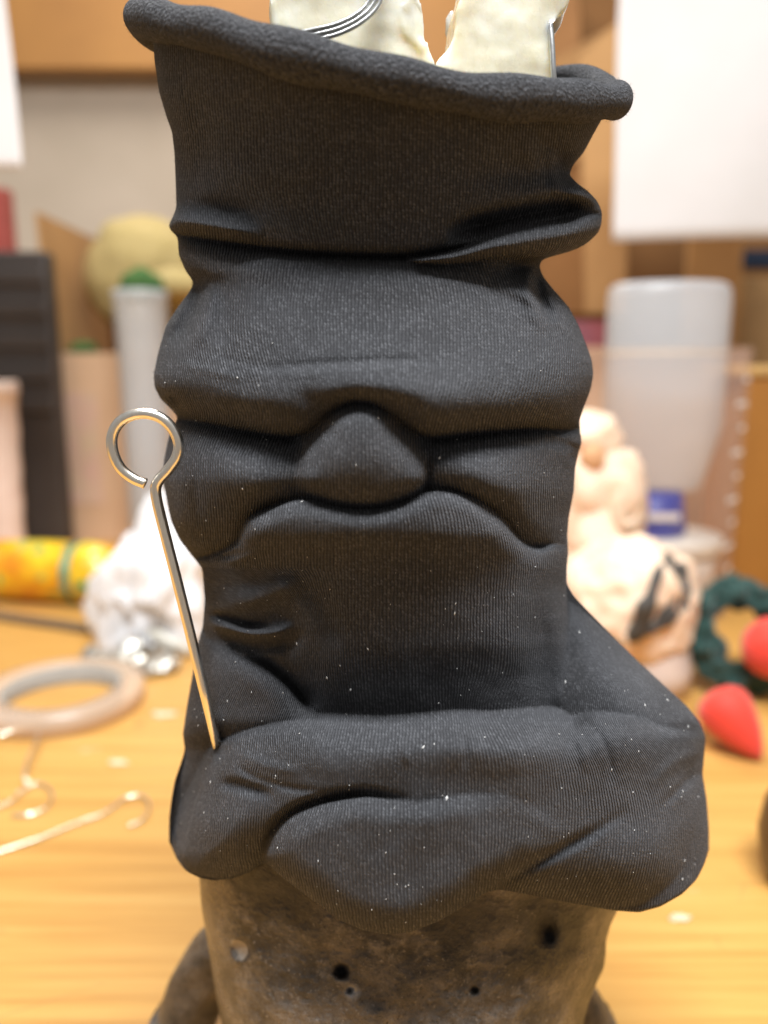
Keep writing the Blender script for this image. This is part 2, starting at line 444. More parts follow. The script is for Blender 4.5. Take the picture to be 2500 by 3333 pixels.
# --- cheeks
lc = sdf([(300, 1362), (560, 1366), (700, 1394), (800, 1416), (900, 1432), (1010, 1436), (1110, 1425), (1190, 1430), (1200, 1520), (1190, 1640), (1060, 1648), (960, 1634), (868, 1652), (818, 1690), (800, 1735), (770, 1775), (690, 1800), (610, 1815), (480, 1830), (300, 1830)])
cheekL = (prof_py([(1350, 38), (1450, 41), (1560, 42.5), (1680, 42), (1780, 39)]) + 7.0 * spot(770, 1560, 200, 120)) * EB - OB + blur(inflate(lc, 95, 8.0), 1.5) * HALF_B
rc = sdf([(1160, 1430), (1250, 1428), (1340, 1434), (1420, 1436), (1520, 1428), (1640, 1412), (1740, 1402), (1830, 1406), (1900, 1404), (2200, 1400), (2200, 1800), (1850, 1796), (1790, 1786), (1730, 1782), (1690, 1762), (1645, 1700), (1580, 1645), (1500, 1605), (1430, 1596), (1350, 1612), (1250, 1640), (1160, 1645), (1150, 1530)])
cheekR = (prof_py([(1380, 39), (1450, 42), (1560, 43), (1680, 42.5), (1780, 40)]) + 7.5 * spot(1610, 1570, 210, 130)) * EB - OB + blur(inflate(rc, 95, 8.0), 1.5) * HALF_B
cheekR -= 2.5 * line([(1770, 1430), (1850, 1450), (1900, 1480)], 18) + 2.0 * line([(1850, 1480), (1890, 1500)], 14)
REL = smax(smax(REL, cheekL, 1.0), cheekR, 1.0)
# --- nose
ns = sdf([(1060, 1375), (1100, 1336), (1160, 1322), (1225, 1336), (1285, 1372), (1322, 1420), (1352, 1462), (1392, 1505), (1400, 1552), (1380, 1592), (1330, 1616), (1240, 1642), (1160, 1650), (1070, 1642), (990, 1618), (958, 1580), (962, 1530), (1000, 1480), (1035, 1430)])
vy = np.where(PY > 1535, (PY - 1535) / 116.0, (PY - 1535) / 190.0)
q_ = ((PX - 1178) / (226.0 - np.clip(1560 - PY, 0, 220) * 0.28)) ** 2 + vy ** 2
bulb = np.where(q_ < 1, 42.3 + 9.6 * np.sqrt(np.clip(1 - q_, 0, 1)), 42.3 - (q_ - 1) * 12)
q_ = ((PX - 1172) / (116 + np.clip(PY - 1330, 0, 200) * 0.2)) ** 2 + (np.clip(1385 - PY, 0, 999) / 75.0) ** 2 + (np.clip(PY - 1500, 0, 999) / 90.0) ** 2
bridge = np.where(q_ < 1, 40.0 + 10.0 * np.sqrt(np.clip(1 - q_, 0, 1)), 40.0 - (q_ - 1) * 12)
nose = blur(smax(bulb, bridge, 5.0) * np.clip(EB, 0.3, 1), 2)
nose += 1.4 * spot(1000, 1562, 36, 40) + 1.0 * spot(1360, 1560, 36, 40)
REL = smax(REL, nose, 3.2)
REL = REL - 2.4 * line([(1392, 1470), (1396, 1530), (1388, 1580), (1384, 1612)], 13)
# --- moustache and chest
st_top = [(300, 1850), (560, 1838), (650, 1822), (720, 1800), (775, 1768), (792, 1730), (812, 1692), (868, 1660), (940, 1632), (1000, 1625), (1080, 1645), (1180, 1658), (1280, 1645), (1360, 1612), (1420, 1596), (1490, 1602), (1560, 1630), (1630, 1688), (1680, 1752), (1720, 1782), (1760, 1790), (1800, 1776), (1850, 1778), (1950, 1780), (2300, 1790)]
chs = sdf(st_top + [(2300, 3000), (300, 3000)])
b = prof_py([(1600, 49), (1700, 50), (1740, 49.6), (1775, 47.2), (1820, 43.8), (1880, 41.5), (1950, 40), (2100, 37), (2200, 33), (2340, 28.5), (2500, 27)], 12)
chest = b * EB - OB + inflate(chs, 62, 7.0) * HALF_B
chest += 3.0 * spot(1740, 1740, 40, 30) - 3.0 * spot(1200, 1790, 90, 26) * 0
chest -= 4.5 * line([(560, 1800), (640, 1808), (720, 1812), (790, 1800)], 16) * 0.6
chest += 3.2 * line([(700, 1965), (820, 1950), (900, 1920), (980, 1880)], 34)
chest -= 5.0 * line([(672, 1996), (740, 2014), (800, 2036), (885, 2038)], 14)                    # little tuck on the left
chest += 4.5 * line([(672, 2022), (740, 2044), (820, 2062), (900, 2058), (960, 2030)], 17)
chest -= 4 * line([(690, 2060), (790, 2098), (890, 2104), (1000, 2060)], 24)
chest -= 7.0 * line([(800, 2130), (880, 2190), (950, 2262), (1000, 2330)], 34)
chest += 1.4 * line([(1050, 2420), (1062, 2300), (1080, 2190), (1100, 2060)], 50)
chest += 2.2 * line([(1800, 1900), (1820, 2050), (1838, 2200), (1850, 2400)], 36) - 1.6 * line([(1745, 1950), (1760, 2100), (1765, 2220), (1760, 2400)], 48)
chest += 2.0 * spot(1850, 2300, 34, 40)
REL = smax(REL, chest, 0.7)
# --- shoulders
mask = np.clip((PY - 1880) / 90, 0, 1)
shR = prof_px([(1500, -30), (1700, 2), (1800, 16), (1900, 26), (2000, 31), (2150, 36), (2350, 40)]) * EA - OA
shR = shR + prof_py([(1800, -40), (1880, -14), (1960, -9), (2100, -5), (2250, 0), (2450, 4), (2600, 6)])
REL = smax(REL, shR, 0.8)
shl = sdf([(300, 2052), (640, 2062), (720, 2092), (800, 2132), (880, 2186), (935, 2240), (980, 2296), (1060, 2346), (1180, 2420), (1180, 2760), (300, 2760)])
shL = prof_px([(500, 36), (700, 38), (900, 40), (1100, 41)]) * EA - OA + prof_py([(2000, -3), (2200, 0), (2350, 0), (2450, -7), (2600, -14), (2800, -17)]) + inflate(shl, 80, 7) * HALF_A
REL = smax(REL, shL, 0.8)
# --- the crossed forearms
top_edge = [(690, 2432), (740, 2402), (820, 2372), (920, 2350), (1040, 2344), (1130, 2352), (1250, 2360), (1370, 2352), (1480, 2342), (1600, 2350), (1720, 2346), (1810, 2352), (1870, 2362), (1940, 2330), (2060, 2330), (2180, 2350), (2400, 2330)]
bot_edge = [(2400, 2780), (2300, 2790), (2270, 2850), (2220, 2902), (2150, 2943), (2080, 2962), (2000, 2956), (1850, 2930), (1700, 2900), (1630, 2886), (1580, 2895), (1520, 2936), (1430, 2990), (1340, 3025), (1260, 3036), (1180, 3020), (1100, 2984), (1000, 2910), (900, 2836), (862, 2792), (820, 2826), (760, 2852), (700, 2858), (650, 2850), (618, 2830), (596, 2785), (604, 2730), (622, 2660), (642, 2590), (660, 2515)]
arm_sd = sdf(top_edge + bot_edge, 3)
armb = prof_px([(400, 40), (600, 43), (800, 50), (1000, 55), (1300, 57), (1700, 56), (2000, 51), (2200, 46), (2400, 42)], 20)
arm = armb * EA ** 0.8 - OA
# fall away towards the top edge (shelf that catches the light) and towards the bottom
dT, _ = seg_dist(catmull(top_edge, 4), False)
arm += inflate(np.where(arm_sd > 0, np.minimum(arm_sd, dT + 0), arm_sd), 170, 17.0, 0.4) * np.clip(EA, 0.05, 1) ** 0.6
belly = sdf([(868, 2790), (878, 2740), (905, 2690), (950, 2650), (1020, 2620), (1110, 2598), (1200, 2590), (1290, 2600), (1420, 2590), (1560, 2560), (1700, 2560), (1850, 2640), (1940, 2700), (1850, 2772), (1720, 2830), (1620, 2880), (1570, 2900), (1520, 2938), (1430, 2992), (1340, 3027), (1260, 3038), (1180, 3022), (1100, 2986), (1000, 2912), (905, 2838)])
bel = prof_px([(800, 53), (1000, 58.5), (1200, 61), (1450, 60.5), (1700, 56), (1900, 52), (2100, 48)], 20) * EA ** 0.8 - OA
dcr, _ = seg_dist(catmull([(1320, 2600), (1200, 2590), (1110, 2598), (1020, 2620), (950, 2650), (905, 2690), (878, 2740), (868, 2790), (905, 2838), (1000, 2912), (1100, 2986), (1180, 3022), (1260, 3038), (1340, 3027), (1430, 2992), (1520, 2938), (1570, 2900), (1620, 2880), (1720, 2830), (1850, 2772), (1940, 2705)], 4), False)
bel += inflate(np.where(belly > 0, np.minimum(dcr, belly + 0), belly), 95, 10.0, 0.45)
hand = arm - 6.0 * line([(1340, 2606), (1210, 2582), (1110, 2590), (1020, 2612), (950, 2643), (898, 2690), (866, 2745), (856, 2800)], 15)
hand -= 2.6 * line([(700, 2548), (770, 2556), (830, 2572), (900, 2590)], 20)
hand += 3.0 * spot(720, 2690, 110, 90) + 2.5 * spot(1500, 2430, 420, 60)
hand -= 2.2 * line([(2060, 2630), (1900, 2728), (1780, 2792), (1660, 2858), (1600, 2890), (1540, 2930)], 19)
hand += 3.5 * spot(2120, 2780, 140, 110)
hand -= 2.5 * spot(716, 2446, 22, 30)
hand -= 2.5 * spot(2285, 2520, 60, 50)
both = smax(hand, np.where(bel > -50, bel, -50), 2.2)
# the belly only swells out of the arm below; keep the plain arm where it is higher up
REL = smax(REL, both, 0.6)
# --- fine pulls and wrinkles of the stretched cloth
for amp, w_, pts in ((1.0, 16, [(1600, 915), (1690, 955), (1770, 1010), (1870, 1110)]), (-0.5, 16, [(1560, 950), (1720, 1000), (1800, 1060), (1880, 1150)]),
                     (-0.4, 16, [(590, 1120), (690, 1150), (800, 1182), (930, 1190)]), (0.7, 16, [(560, 1180), (680, 1205), (800, 1235)]),
                     (0.9, 12, [(640, 1782), (720, 1820), (800, 1815), (860, 1780)]), (-0.8, 11, [(600, 1740), (680, 1752), (740, 1745)]),
                     (-0.9, 13, [(730, 2470), (830, 2530), (960, 2568), (1080, 2575)]), (0.8, 18, [(760, 2440), (860, 2490), (1000, 2520)]),
                     (-1.0, 13, [(1880, 2330), (1950, 2390), (1985, 2470), (1990, 2560)]), (0.8, 16, [(1840, 2350), (1890, 2420), (1910, 2520)]),
                     (-0.8, 15, [(2290, 2500), (2220, 2560), (2140, 2640)]), (0.7, 20, [(2296, 2440), (2200, 2480), (2110, 2560)]),
                     (1.1, 42, [(540, 240), (590, 420), (600, 620)]), (-1.0, 36, [(610, 260), (660, 430), (670, 620)]),
                     (1.0, 34, [(1690, 400), (1740, 540), (1780, 650)]), (-0.9, 28, [(1760, 420), (1790, 520), (1800, 600)]),
                     (0.9, 40, [(880, 1890), (980, 1980), (1050, 2110)]), (-0.8, 34, [(980, 1890), (1060, 1990), (1110, 2120)]),
                     (-0.7, 12, [(1580, 1440), (1700, 1450), (1810, 1440)]), (-0.6, 11, [(700, 1440), (800, 1470), (900, 1475)]),
                     
                     (-0.7, 14, [(1500, 2380), (1520, 2440), (1510, 2510)]), (0.6, 14, [(1300, 2370), (1310, 2430), (1330, 2500)])):
    REL = REL + amp * line(pts, w_)
REL = blur(REL, 0.65)
REL += blur(RNG.randn(*REL.shape), 14) * 14 * HALF_A + blur(RNG.randn(*REL.shape), 5) * 1.3 * HALF_A
def sample(px, py):
    fx = np.clip((px - gx[0]) / G, 0, len(gx) - 1.001); fy = np.clip((py - gy[0]) / G, 0, len(gy) - 1.001)
    ix = fx.astype(int); iy = fy.astype(int); ax = fx - ix; ay = fy - iy
    return (REL[iy, ix] * (1 - ax) * (1 - ay) + REL[iy, ix + 1] * ax * (1 - ay) + REL[iy + 1, ix] * (1 - ax) * ay + REL[iy + 1, ix + 1] * ax * ay)

# --- sheet
top_pts = np.array([(430, 50), (520, 60), (600, 80), (753, 120), (850, 158), (1000, 197), (1100, 226), (1200, 253), (1370, 294), (1500, 314), (1650, 328), (1800, 336), (1900, 336), (1980, 326), (2060, 300)], float)
bot_pts = np.array([(540, 2715), (556, 2742), (575, 2790), (605, 2828), (650, 2851), (700, 2859), (760, 2853), (820, 2828), (852, 2803), (875, 2808), (910, 2842), (1000, 2910), (1100, 2985), (1180, 3021), (1260, 3036), (1340, 3026), (1430, 2991), (1520, 2937), (1580, 2898), (1625, 2888), (1700, 2901), (1850, 2931), (2000, 2957), (2080, 2963), (2150, 2944), (2220, 2904), (2268, 2856), (2296, 2800), (2312, 2740)], float)
xs_ = np.arange(400, 2400, 1.0)
TOPX = smooth1(np.interp(xs_, top_pts[:, 0], top_pts[:, 1]), 20); BOTX = smooth1(np.interp(xs_, bot_pts[:, 0], bot_pts[:, 1]), 6)
NC, NR = 500, 860
sg = np.sin(np.linspace(-np.pi / 2, np.pi / 2, NC)) * 0.55 + np.linspace(-1, 1, NC) * 0.45
tg = np.linspace(0, 1, NR)
S2, T2 = np.meshgrid(sg, tg)
py = 200 + T2 * 2600
for _ in range(40):
    l, r = at_py(L_T, py), at_py(R_T, py)
    px = (l + r) / 2 + S2 * (r - l) / 2
    tp = np.interp(px, xs_, TOPX); bt = np.interp(px, xs_, BOTX)
    py = 0.5 * py + 0.5 * (tp + T2 * (bt - tp))
rel = sample(px, py)
rel = np.where(np.abs(S2) > 0.9999, 0, np.maximum(rel, 0) * np.clip((1 - np.abs(S2)) / 0.004, 0, 1) ** 0.5)
front = pix(px, py, YC - rel / 1000.0)
# curl under at the bottom
NB = 16
cl = []
for k in range(1, NB + 1):
    a = k / NB
    rr = rel[-1] * (1 - a) + np.minimum(rel[-1], 22.0) * a
    cl.append(pix(px[-1], py[-1] - 46 * a ** 2 + 14 * math.sin(math.pi * a), YC - rr / 1000.0))
front = np.concatenate([front, np.stack(cl)], 0)
NRT = NR + NB
# knit coordinates, millimetres of cloth
mid_c = NC // 2
dst = np.linalg.norm(np.diff(front[:NR], axis=1), axis=2) * 1000
arc = np.concatenate([np.zeros((NR, 1)), np.cumsum(dst, 1)], 1); arc -= arc[:, mid_c:mid_c + 1]
lin = (px - px[:, mid_c:mid_c + 1]) * 0.075
dif = arc - lin
kk = np.exp(-0.5 * (np.arange(-60, 61) / 20.0) ** 2); kk /= kk.sum()
pad_ = np.pad(dif, ((60, 60), (0, 0)), mode='edge')
dif = sum(kk[q] * pad_[q:q + NR] for q in range(121))
cR = np.clip((px - 1650) / 600, 0, 1); cR = cR * cR * (3 - 2 * cR)
cL = np.clip((1150 - px) / 500, 0, 1); cL = cL * cL * (3 - 2 * cL)
tl = np.clip((2760 - py) / 800, 0, 1); lift = 800 * tl * tl * 0.85 * np.clip((py - 1850) / 150, 0, 1)
U = (px + cR * 1.15 * lift - cL * 0.7 * lift) * 0.075 + 0.55 * dif
Vv = py * 0.075
U = np.concatenate([U, np.repeat(U[-1:], NB, 0)], 0); Vv = np.concatenate([Vv, Vv[-1:] + np.arange(1, NB + 1)[:, None] * 0.5], 0)
# back half, plain cloth closing the tube
NBK = 72
ph = np.linspace(0, np.pi, NBK + 2)[1:-1]
Lw, Rw = front[:, 0], front[:, -1]
sb = np.cos(ph)[None, :, None]                                     # 1 at the right silhouette, -1 at the left
back = (Lw[:, None] + Rw[:, None]) / 2 + sb * (Rw - Lw)[:, None] / 2
rowt = np.linspace(0, 1, NRT)[:, None]
back[..., 1] += np.sin(ph)[None] * (0.034 + 0.01 * np.exp(-(rowt / 0.1) ** 2))
lift_b = np.interp(np.cos(ph)[::-1], [-1, -0.6, 0.3, 0.75, 0.93, 1], [0, 0.006, 0.008, 0.0135, 0.012, 0.0])[::-1]
back[..., 2] += lift_b[None] * np.exp(-(rowt / 0.09) ** 2)
back[..., 2] += 0.0012 * np.sin(rowt * 60 + 3 * np.cos(ph)[None]) * np.sin(ph)[None]
allv = np.concatenate([front, back], 1)
NT_ = NC + NBK
Ub = U[:, -1:] + np.arange(1, NBK + 1)[None] * 1.9
UV = np.stack([np.concatenate([U, Ub], 1), np.concatenate([Vv, np.repeat(Vv[:, -1:], NBK, 1)], 1)], -1).reshape(-1, 2)
i = np.arange(NRT - 1)[:, None]; j = np.arange(NT_)[None]; j2 = (j + 1) % NT_
faces = np.stack([i * NT_ + j, (i + 1) * NT_ + j, (i + 1) * NT_ + j2, i * NT_ + j2], -1).reshape(-1, 4)
sleeve = thing('fabric_sleeve', 'black knit sleeve stretched over a grumpy face with crossed arms', 'fabric sleeve', (0, 0.045, 0.0))
cloth = link('stretched_cloth', mesh_np(allv.reshape(-1, 3), faces, UV), M_FABRIC)
# rolled edge
path = np.concatenate([front[0, ::4], back[0]], 0)
cen = path.mean(0)
for _ in range(3): path = (np.roll(path, 1, 0) + 2 * path + np.roll(path, -1, 0)) / 4
out = path - cen; out[:, 2] = 0; out /= np.linalg.norm(out, axis=1)[:, None]
path = path + out * 0.0022
for _ in range(6): path = (np.roll(path, 1, 0) + 2 * path + np.roll(path, -1, 0)) / 4
seglen = np.linalg.norm(np.roll(path, -1, 0) - path, axis=1)
cum = np.concatenate([[0], np.cumsum(seglen)]); tot = cum[-1]
NP = 520
tt = np.linspace(0, tot, NP, endpoint=False)
closedp = np.vstack([path, path[:1]])
path = np.stack([np.interp(tt, cum, closedp[:, k]) for k in range(3)], 1)
prog = tt / tot
radv = 0.0043 + 0.0003 * np.sin(prog * 40) + 0.0002 * np.sin(prog * 97 + 1)
backness = np.clip((path[:, 1] - 0.055) / 0.02, 0, 1)
radv = radv * (1 - 0.55 * backness)
rim_me = tube_mesh(path, radv, 40, True, wob=lambda t, a: 1 + 0.05 * np.sin(a * 1 + t * 55) + 0.03 * np.sin(2 * a - t * 90))
uvl = rim_me.uv_layers[0]
arr = np.empty(len(rim_me.loops) * 2, np.float32); uvl.data.foreach_get('uv', arr)
arr[0::2] *= tot * 1000; arr[1::2] *= 27.0
uvl.data.foreach_set('uv', arr)
rim = link('rolled_edge', rim_me, M_PURL)
# lint caught on the cloth
M_LINT = simple('lint', (0.75, 0.74, 0.72), (0.45, 0.44, 0.42), 0.9)
lv, lf = [], []
nrm_a = np.cross(np.gradient(front, axis=1), np.gradient(front, axis=0))
nrm_a /= np.linalg.norm(nrm_a, axis=2)[..., None] + 1e-12
nrm_a = np.where((nrm_a[..., 1:2] > 0), -nrm_a, nrm_a)
cnt = 0
while cnt < 230:
    r_ = int(NR * (0.25 + 0.74 * random.random() ** 0.42)); c_ = int(NC * random.uniform(0.03, 0.97))
    big = random.random() < 0.16
    Lh = random.uniform(0.00032, 0.0006) if big else random.uniform(0.00012, 0.0003)
    Wd = Lh * random.uniform(0.3, 0.55)
    p0 = front[r_, c_]; n0 = nrm_a[r_, c_]
    t1 = Vector((random.gauss(0, 0.35), 0, 1)); n_ = Vector(n0); t1 = (t1 - n_ * t1.dot(n_)).normalized(); t2 = n_.cross(t1)
    base = len(lv); c0 = Vector(p0) + n_ * 0.00018
    for (aa, bb, cc) in ((1, 0, 0), (-1, 0, 0), (0, 1, 0), (0, -1, 0), (0, 0, 1), (0, 0, -1)):
        lv.append(tuple(c0 + t1 * Lh * aa + t2 * Wd * bb + n_ * 0.00016 * cc))
    for f in ((0, 2, 4), (2, 1, 4), (1, 3, 4), (3, 0, 4), (2, 0, 5), (1, 2, 5), (3, 1, 5), (0, 3, 5)):
        lf.append(tuple(base + q for q in f))
    cnt += 1
me = bpy.data.meshes.new('mesh'); me.from_pydata(lv, [], lf)
lint = link('lint', me, M_LINT, smooth=False); lint['kind'] = 'stuff'
# loose fibres standing off the cloth
M_FUZZ = simple('fibre', (0.07, 0.07, 0.072), None, 0.9)
fv, ff = [], []
def fibre(p0, n0):
    n_ = (Vector(n0) + Vector((random.gauss(0, .6), random.gauss(0, .6), random.gauss(0, .6)))).normalized()
    Lh = random.uniform(0.0003, 0.0011); w_ = 0.00002
    t1 = n_.orthogonal().normalized(); t2 = n_.cross(t1); bend = t1 * random.uniform(-.4, .4) * Lh
    base = len(fv); c0 = Vector(p0)
    for a_ in (0, 2.094, 4.189): fv.append(tuple(c0 + (t1 * math.cos(a_) + t2 * math.sin(a_)) * w_))
    c1 = c0 + n_ * Lh * 0.55 + bend * 0.3
    for a_ in (0, 2.094, 4.189): fv.append(tuple(c1 + (t1 * math.cos(a_) + t2 * math.sin(a_)) * w_ * 0.8))
    fv.append(tuple(c0 + n_ * Lh + bend))
    for a_ in range(3):
        b_ = (a_ + 1) % 3
        ff.append((base + a_, base + b_, base + 3 + b_)); ff.append((base + a_, base + 3 + b_, base + 3 + a_)); ff.append((base + 3 + a_, base + 3 + b_, base + 6))
for _ in range(9000):
    edge = random.random() < 0.5
    c_ = random.choice((random.randint(0, 26), random.randint(NC - 27, NC - 1))) if edge else random.randint(0, NC - 1)
    r_ = random.randint(10, NR - 1)
    fibre(front[r_, c_], nrm_a[r_, c_])
rv = np.empty(len(rim_me.vertices) * 3, np.float32); rim_me.vertices.foreach_get('co', rv); rv = rv.reshape(-1, 3)
rnm = np.empty(len(rim_me.vertices) * 3, np.float32); rim_me.vertices.foreach_get('normal', rnm); rnm = rnm.reshape(-1, 3)
for _ in range(3000):
    k = random.randint(0, len(rv) - 1)
    if Vector(rv[k] - path[k // 40]).dot(Vector(rnm[k])) > 0: fibre(rv[k], rnm[k])
    else: fibre(rv[k], -rnm[k])
me = bpy.data.meshes.new('mesh'); me.from_pydata(fv, [], ff)
fuzz = link('loose_fibres', me, M_FUZZ, smooth=False); fuzz['kind'] = 'stuff'
adopt(sleeve, cloth, rim, lint, fuzz)

# ================================================================== the mottled sculpture under the sleeve
SL = table([(2500, 660), (2700, 655), (2850, 648), (2950, 655), (3050, 672), (3150, 688), (3250, 704), (3399, 735)], 12)
SR = table([(2500, 2040), (2800, 2040), (2900, 2030), (2960, 2012), (3010, 1988), (3060, 1974), (3110, 1972), (3150, 1966), (3200, 1942), (3270, 1915), (3399, 1880)], 6)
m = NT('mottled_clay'); o_ = m.obj()
n1 = m.noise(o_, 42, 8, 0.68); n2 = m.noise(m.scaled(o_, (1, 1, 1.2)), 95, 8, 0.74); n3 = m.noise(o_, 900, 3, 0.7); n4 = m.noise(o_, 16, 3, 0.5)
c = m.ramp(n1, [(0.28, (0.012, 0.010, 0.009)), (0.42, (0.042, 0.035, 0.030)), (0.54, (0.125, 0.102, 0.082)), (0.72, (0.26, 0.205, 0.155))])
c = m.mix(m.math('MULTIPLY', m.math('MULTIPLY', m.math('SUBTRACT', n4, 0.50), 3.0, True), 0.75), c, (0.19, 0.128, 0.072))
c = m.mix(m.math('MULTIPLY', m.math('SUBTRACT', n2, 0.53), 5.0, True), c, (0.30, 0.25, 0.20))
c = m.mix(m.math('MULTIPLY', m.math('SUBTRACT', n2, 0.60), -6.0, True), c, c)
c = m.mix(m.math('MULTIPLY', m.math('SUBTRACT', 0.44, n2), 5.0, True), c, (0.016, 0.013, 0.012))
c = m.mix(m.math('MULTIPLY', m.math('SUBTRACT', n3, 0.60), 5.0, True), c, (0.40, 0.35, 0.30))
c = m.mix(m.math('MULTIPLY', m.math('SUBTRACT', 0.44, n3), 6.0, True), c, (0.02, 0.017, 0.015))
M_CLAYBASE = (m, c, n2, n3, o_); n1_ = n1
clay_root = thing('clay_figure', 'mottled brown clay figure with small holes standing under black sleeve', 'sculpture', (0, 0.055, 0.0))
NC2, NR2 = 260, 220
s2 = np.sin(np.linspace(-np.pi / 2, np.pi / 2, NC2)) * 0.6 + np.linspace(-1, 1, NC2) * 0.4
pyr = np.linspace(2560, 3390, NR2)
Sx, Pyy = np.meshgrid(s2, pyr)
l, r = at_py(SL, Pyy), at_py(SR, Pyy)
pxs = (l + r) / 2 + Sx * (r - l) / 2
e = np.clip(1 - np.abs(Sx) ** 2.3, 0, 1) ** (1 / 2.3)
bb = np.interp(Pyy, [2560, 2800, 2950, 3100, 3250, 3400], [34, 34, 33, 34, 37, 40])
rl = bb * e
nz = np.zeros_like(rl)
co = np.stack([pxs / 90.0, Pyy / 90.0], -1)
for a_ in range(NR2):
    for b_ in range(NC2):
        v = Vector((co[a_, b_, 0], co[a_, b_, 1], 3.0))
        nz[a_, b_] = mnoise.fractal(v, 1.0, 2.0, 5)
rl += nz * 0.9 * np.sqrt(e)
def hole(x, y, rr, dep): return dep * np.exp(-(((pxs - x) ** 2 + (Pyy - y) ** 2) / rr ** 2) ** 2)
rl -= hole(1112, 3162, 22, 4.5) + 5.0 * np.exp(-((pxs - 1782) / 30) ** 2 - ((Pyy - 3032) / 40) ** 2) + hole(785, 3092, 30, 3.0) + 2.5 * hole(1140, 3225, 12, 1) + 3 * hole(1545, 3225, 12, 1)
rl += 1.0 * np.exp(-((pxs - 785) ** 2 + (Pyy - 3092) ** 2) / 45.0 ** 2)
rl = np.maximum(rl, 0) * np.clip((1 - np.abs(Sx)) / 0.004, 0, 1) ** 0.5
fr = pix(pxs, Pyy, YC - rl / 1000)
# carry it down to the table
last = fr[-1]
drop = []
for k in range(1, 13):
    a = k / 12
    q = last.copy(); q[:, 2] = last[:, 2] * (1 - a); q[:, 0] *= 1 + 0.06 * a; q[:, 1] = 0.05 + (q[:, 1] - 0.05) * (1 + 0.08 * a)
    drop.append(q)
fr = np.concatenate([fr, np.stack(drop)], 0)
nb2 = 60
ph2 = np.linspace(0, np.pi, nb2 + 2)[1:-1]
bk = (fr[:, :1] + fr[:, -1:]) / 2 + np.cos(ph2)[None, :, None] * (fr[:, -1:] - fr[:, :1]) / 2
bk[..., 1] += np.sin(ph2)[None] * 0.034
av = np.concatenate([fr, bk], 1); NT2 = NC2 + nb2; NRR = fr.shape[0]
i = np.arange(NRR - 1)[:, None]; j = np.arange(NT2)[None]; j2 = (j + 1) % NT2
fcs = np.stack([i * NT2 + j, (i + 1) * NT2 + j, (i + 1) * NT2 + j2, i * NT2 + j2], -1).reshape(-1, 4)
# pale chipped ring round one hole (a stain), black patches on the clay, shade in two holes painted black
wp = P(785, 3092, YC - 0.028); 
def near(m, o_, p, rad, soft, nz_=None):
    d = m.n('ShaderNodeVectorMath', operation='DISTANCE'); m.l(o_, d.inputs[0]); d.inputs[1].default_value = p
    x = d.outputs['Value']
    if nz_ is not None: x = m.math('ADD', x, m.math('MULTIPLY', m.math('SUBTRACT', nz_, 0.5), rad * 1.6))
    return m.math('DIVIDE', m.math('SUBTRACT', rad + soft, x), soft, True)
m, c, n2, n3, o_ = M_CLAYBASE
def surf_at(x, y):
    k = np.argmin((pxs - x) ** 2 + (Pyy - y) ** 2); return tuple(fr[:NR2].reshape(-1, 3)[k].tolist())
c = m.mix(m.math('MULTIPLY', near(m, o_, surf_at(1790, 3040), 0.009, 0.005, n2), 0.85), c, (0.010, 0.009, 0.008))
c = m.mix(m.math('MULTIPLY', near(m, o_, surf_at(880, 2900), 0.009, 0.007, n2), 0.8), c, (0.014, 0.011, 0.010))
c = m.mix(m.math('MULTIPLY', near(m, o_, surf_at(1500, 2960), 0.008, 0.008, n2), 0.75), c, (0.014, 0.011, 0.010))
c = m.mix(m.math('MULTIPLY', near(m, o_, surf_at(785, 3085), 0.0025, 0.0012, n2), 0.8), c, (0.50, 0.43, 0.35))
for hx, hy, hr in ((1112, 3162, 0.0008), (1782, 3030, 0.0011)):
    c = m.mix(m.math('MULTIPLY', near(m, o_, surf_at(hx, hy), hr, 0.0016), 0.9), c, (0.006, 0.005, 0.005))  # shade inside the two holes, painted into the clay colour
c = m.mix(m.math('MULTIPLY', near(m, o_, surf_at(1150, 3220), 0.0012, 0.0018, n2), 0.7), c, (0.55, 0.52, 0.5))
m.set(Base_Color=c, Roughness=m.math('ADD', m.math('MULTIPLY', n1_, -0.8), 0.74), Normal=m.bump(m.math('ADD', m.math('MULTIPLY', n2, 2.0), m.math('MULTIPLY', n3, 0.7)), 0.0009), Specular_IOR_Level=0.5)
M_CLAY = m.m
body = link('body', mesh_np(av.reshape(-1, 3), fcs), M_CLAY)
adopt(clay_root, body)
# haunches beside the body, down to the table
def haunch(pts, y, rads):
    p = np.array([pix(a, b_, yy) for (a, b_), yy in zip(pts, y)])
    p[-1, 2] = rads[-1] * 0.9
    pp = catmull(p, 8); rr = np.interp(np.linspace(0, 1, len(pp)), np.linspace(0, 1, len(rads)), rads)
    h = link('haunch', tube_mesh(pp, rr, 32, wob=lambda t, a: 1 + 0.05 * np.sin(3 * a + t * 9) + 0.04 * np.sin(5 * a - t * 14)), M_CLAY)
    adopt(clay_root, h)
haunch([(790, 3020), (725, 3075), (655, 3180), (600, 3330), (590, 3500)], [0.075, 0.078, 0.082, 0.085, 0.085], [0.006, 0.0088, 0.0105, 0.0115, 0.012])
haunch([(1850, 3230), (1895, 3270), (1925, 3340), (1930, 3480)], [0.075, 0.078, 0.08, 0.08], [0.005, 0.0075, 0.009, 0.010])

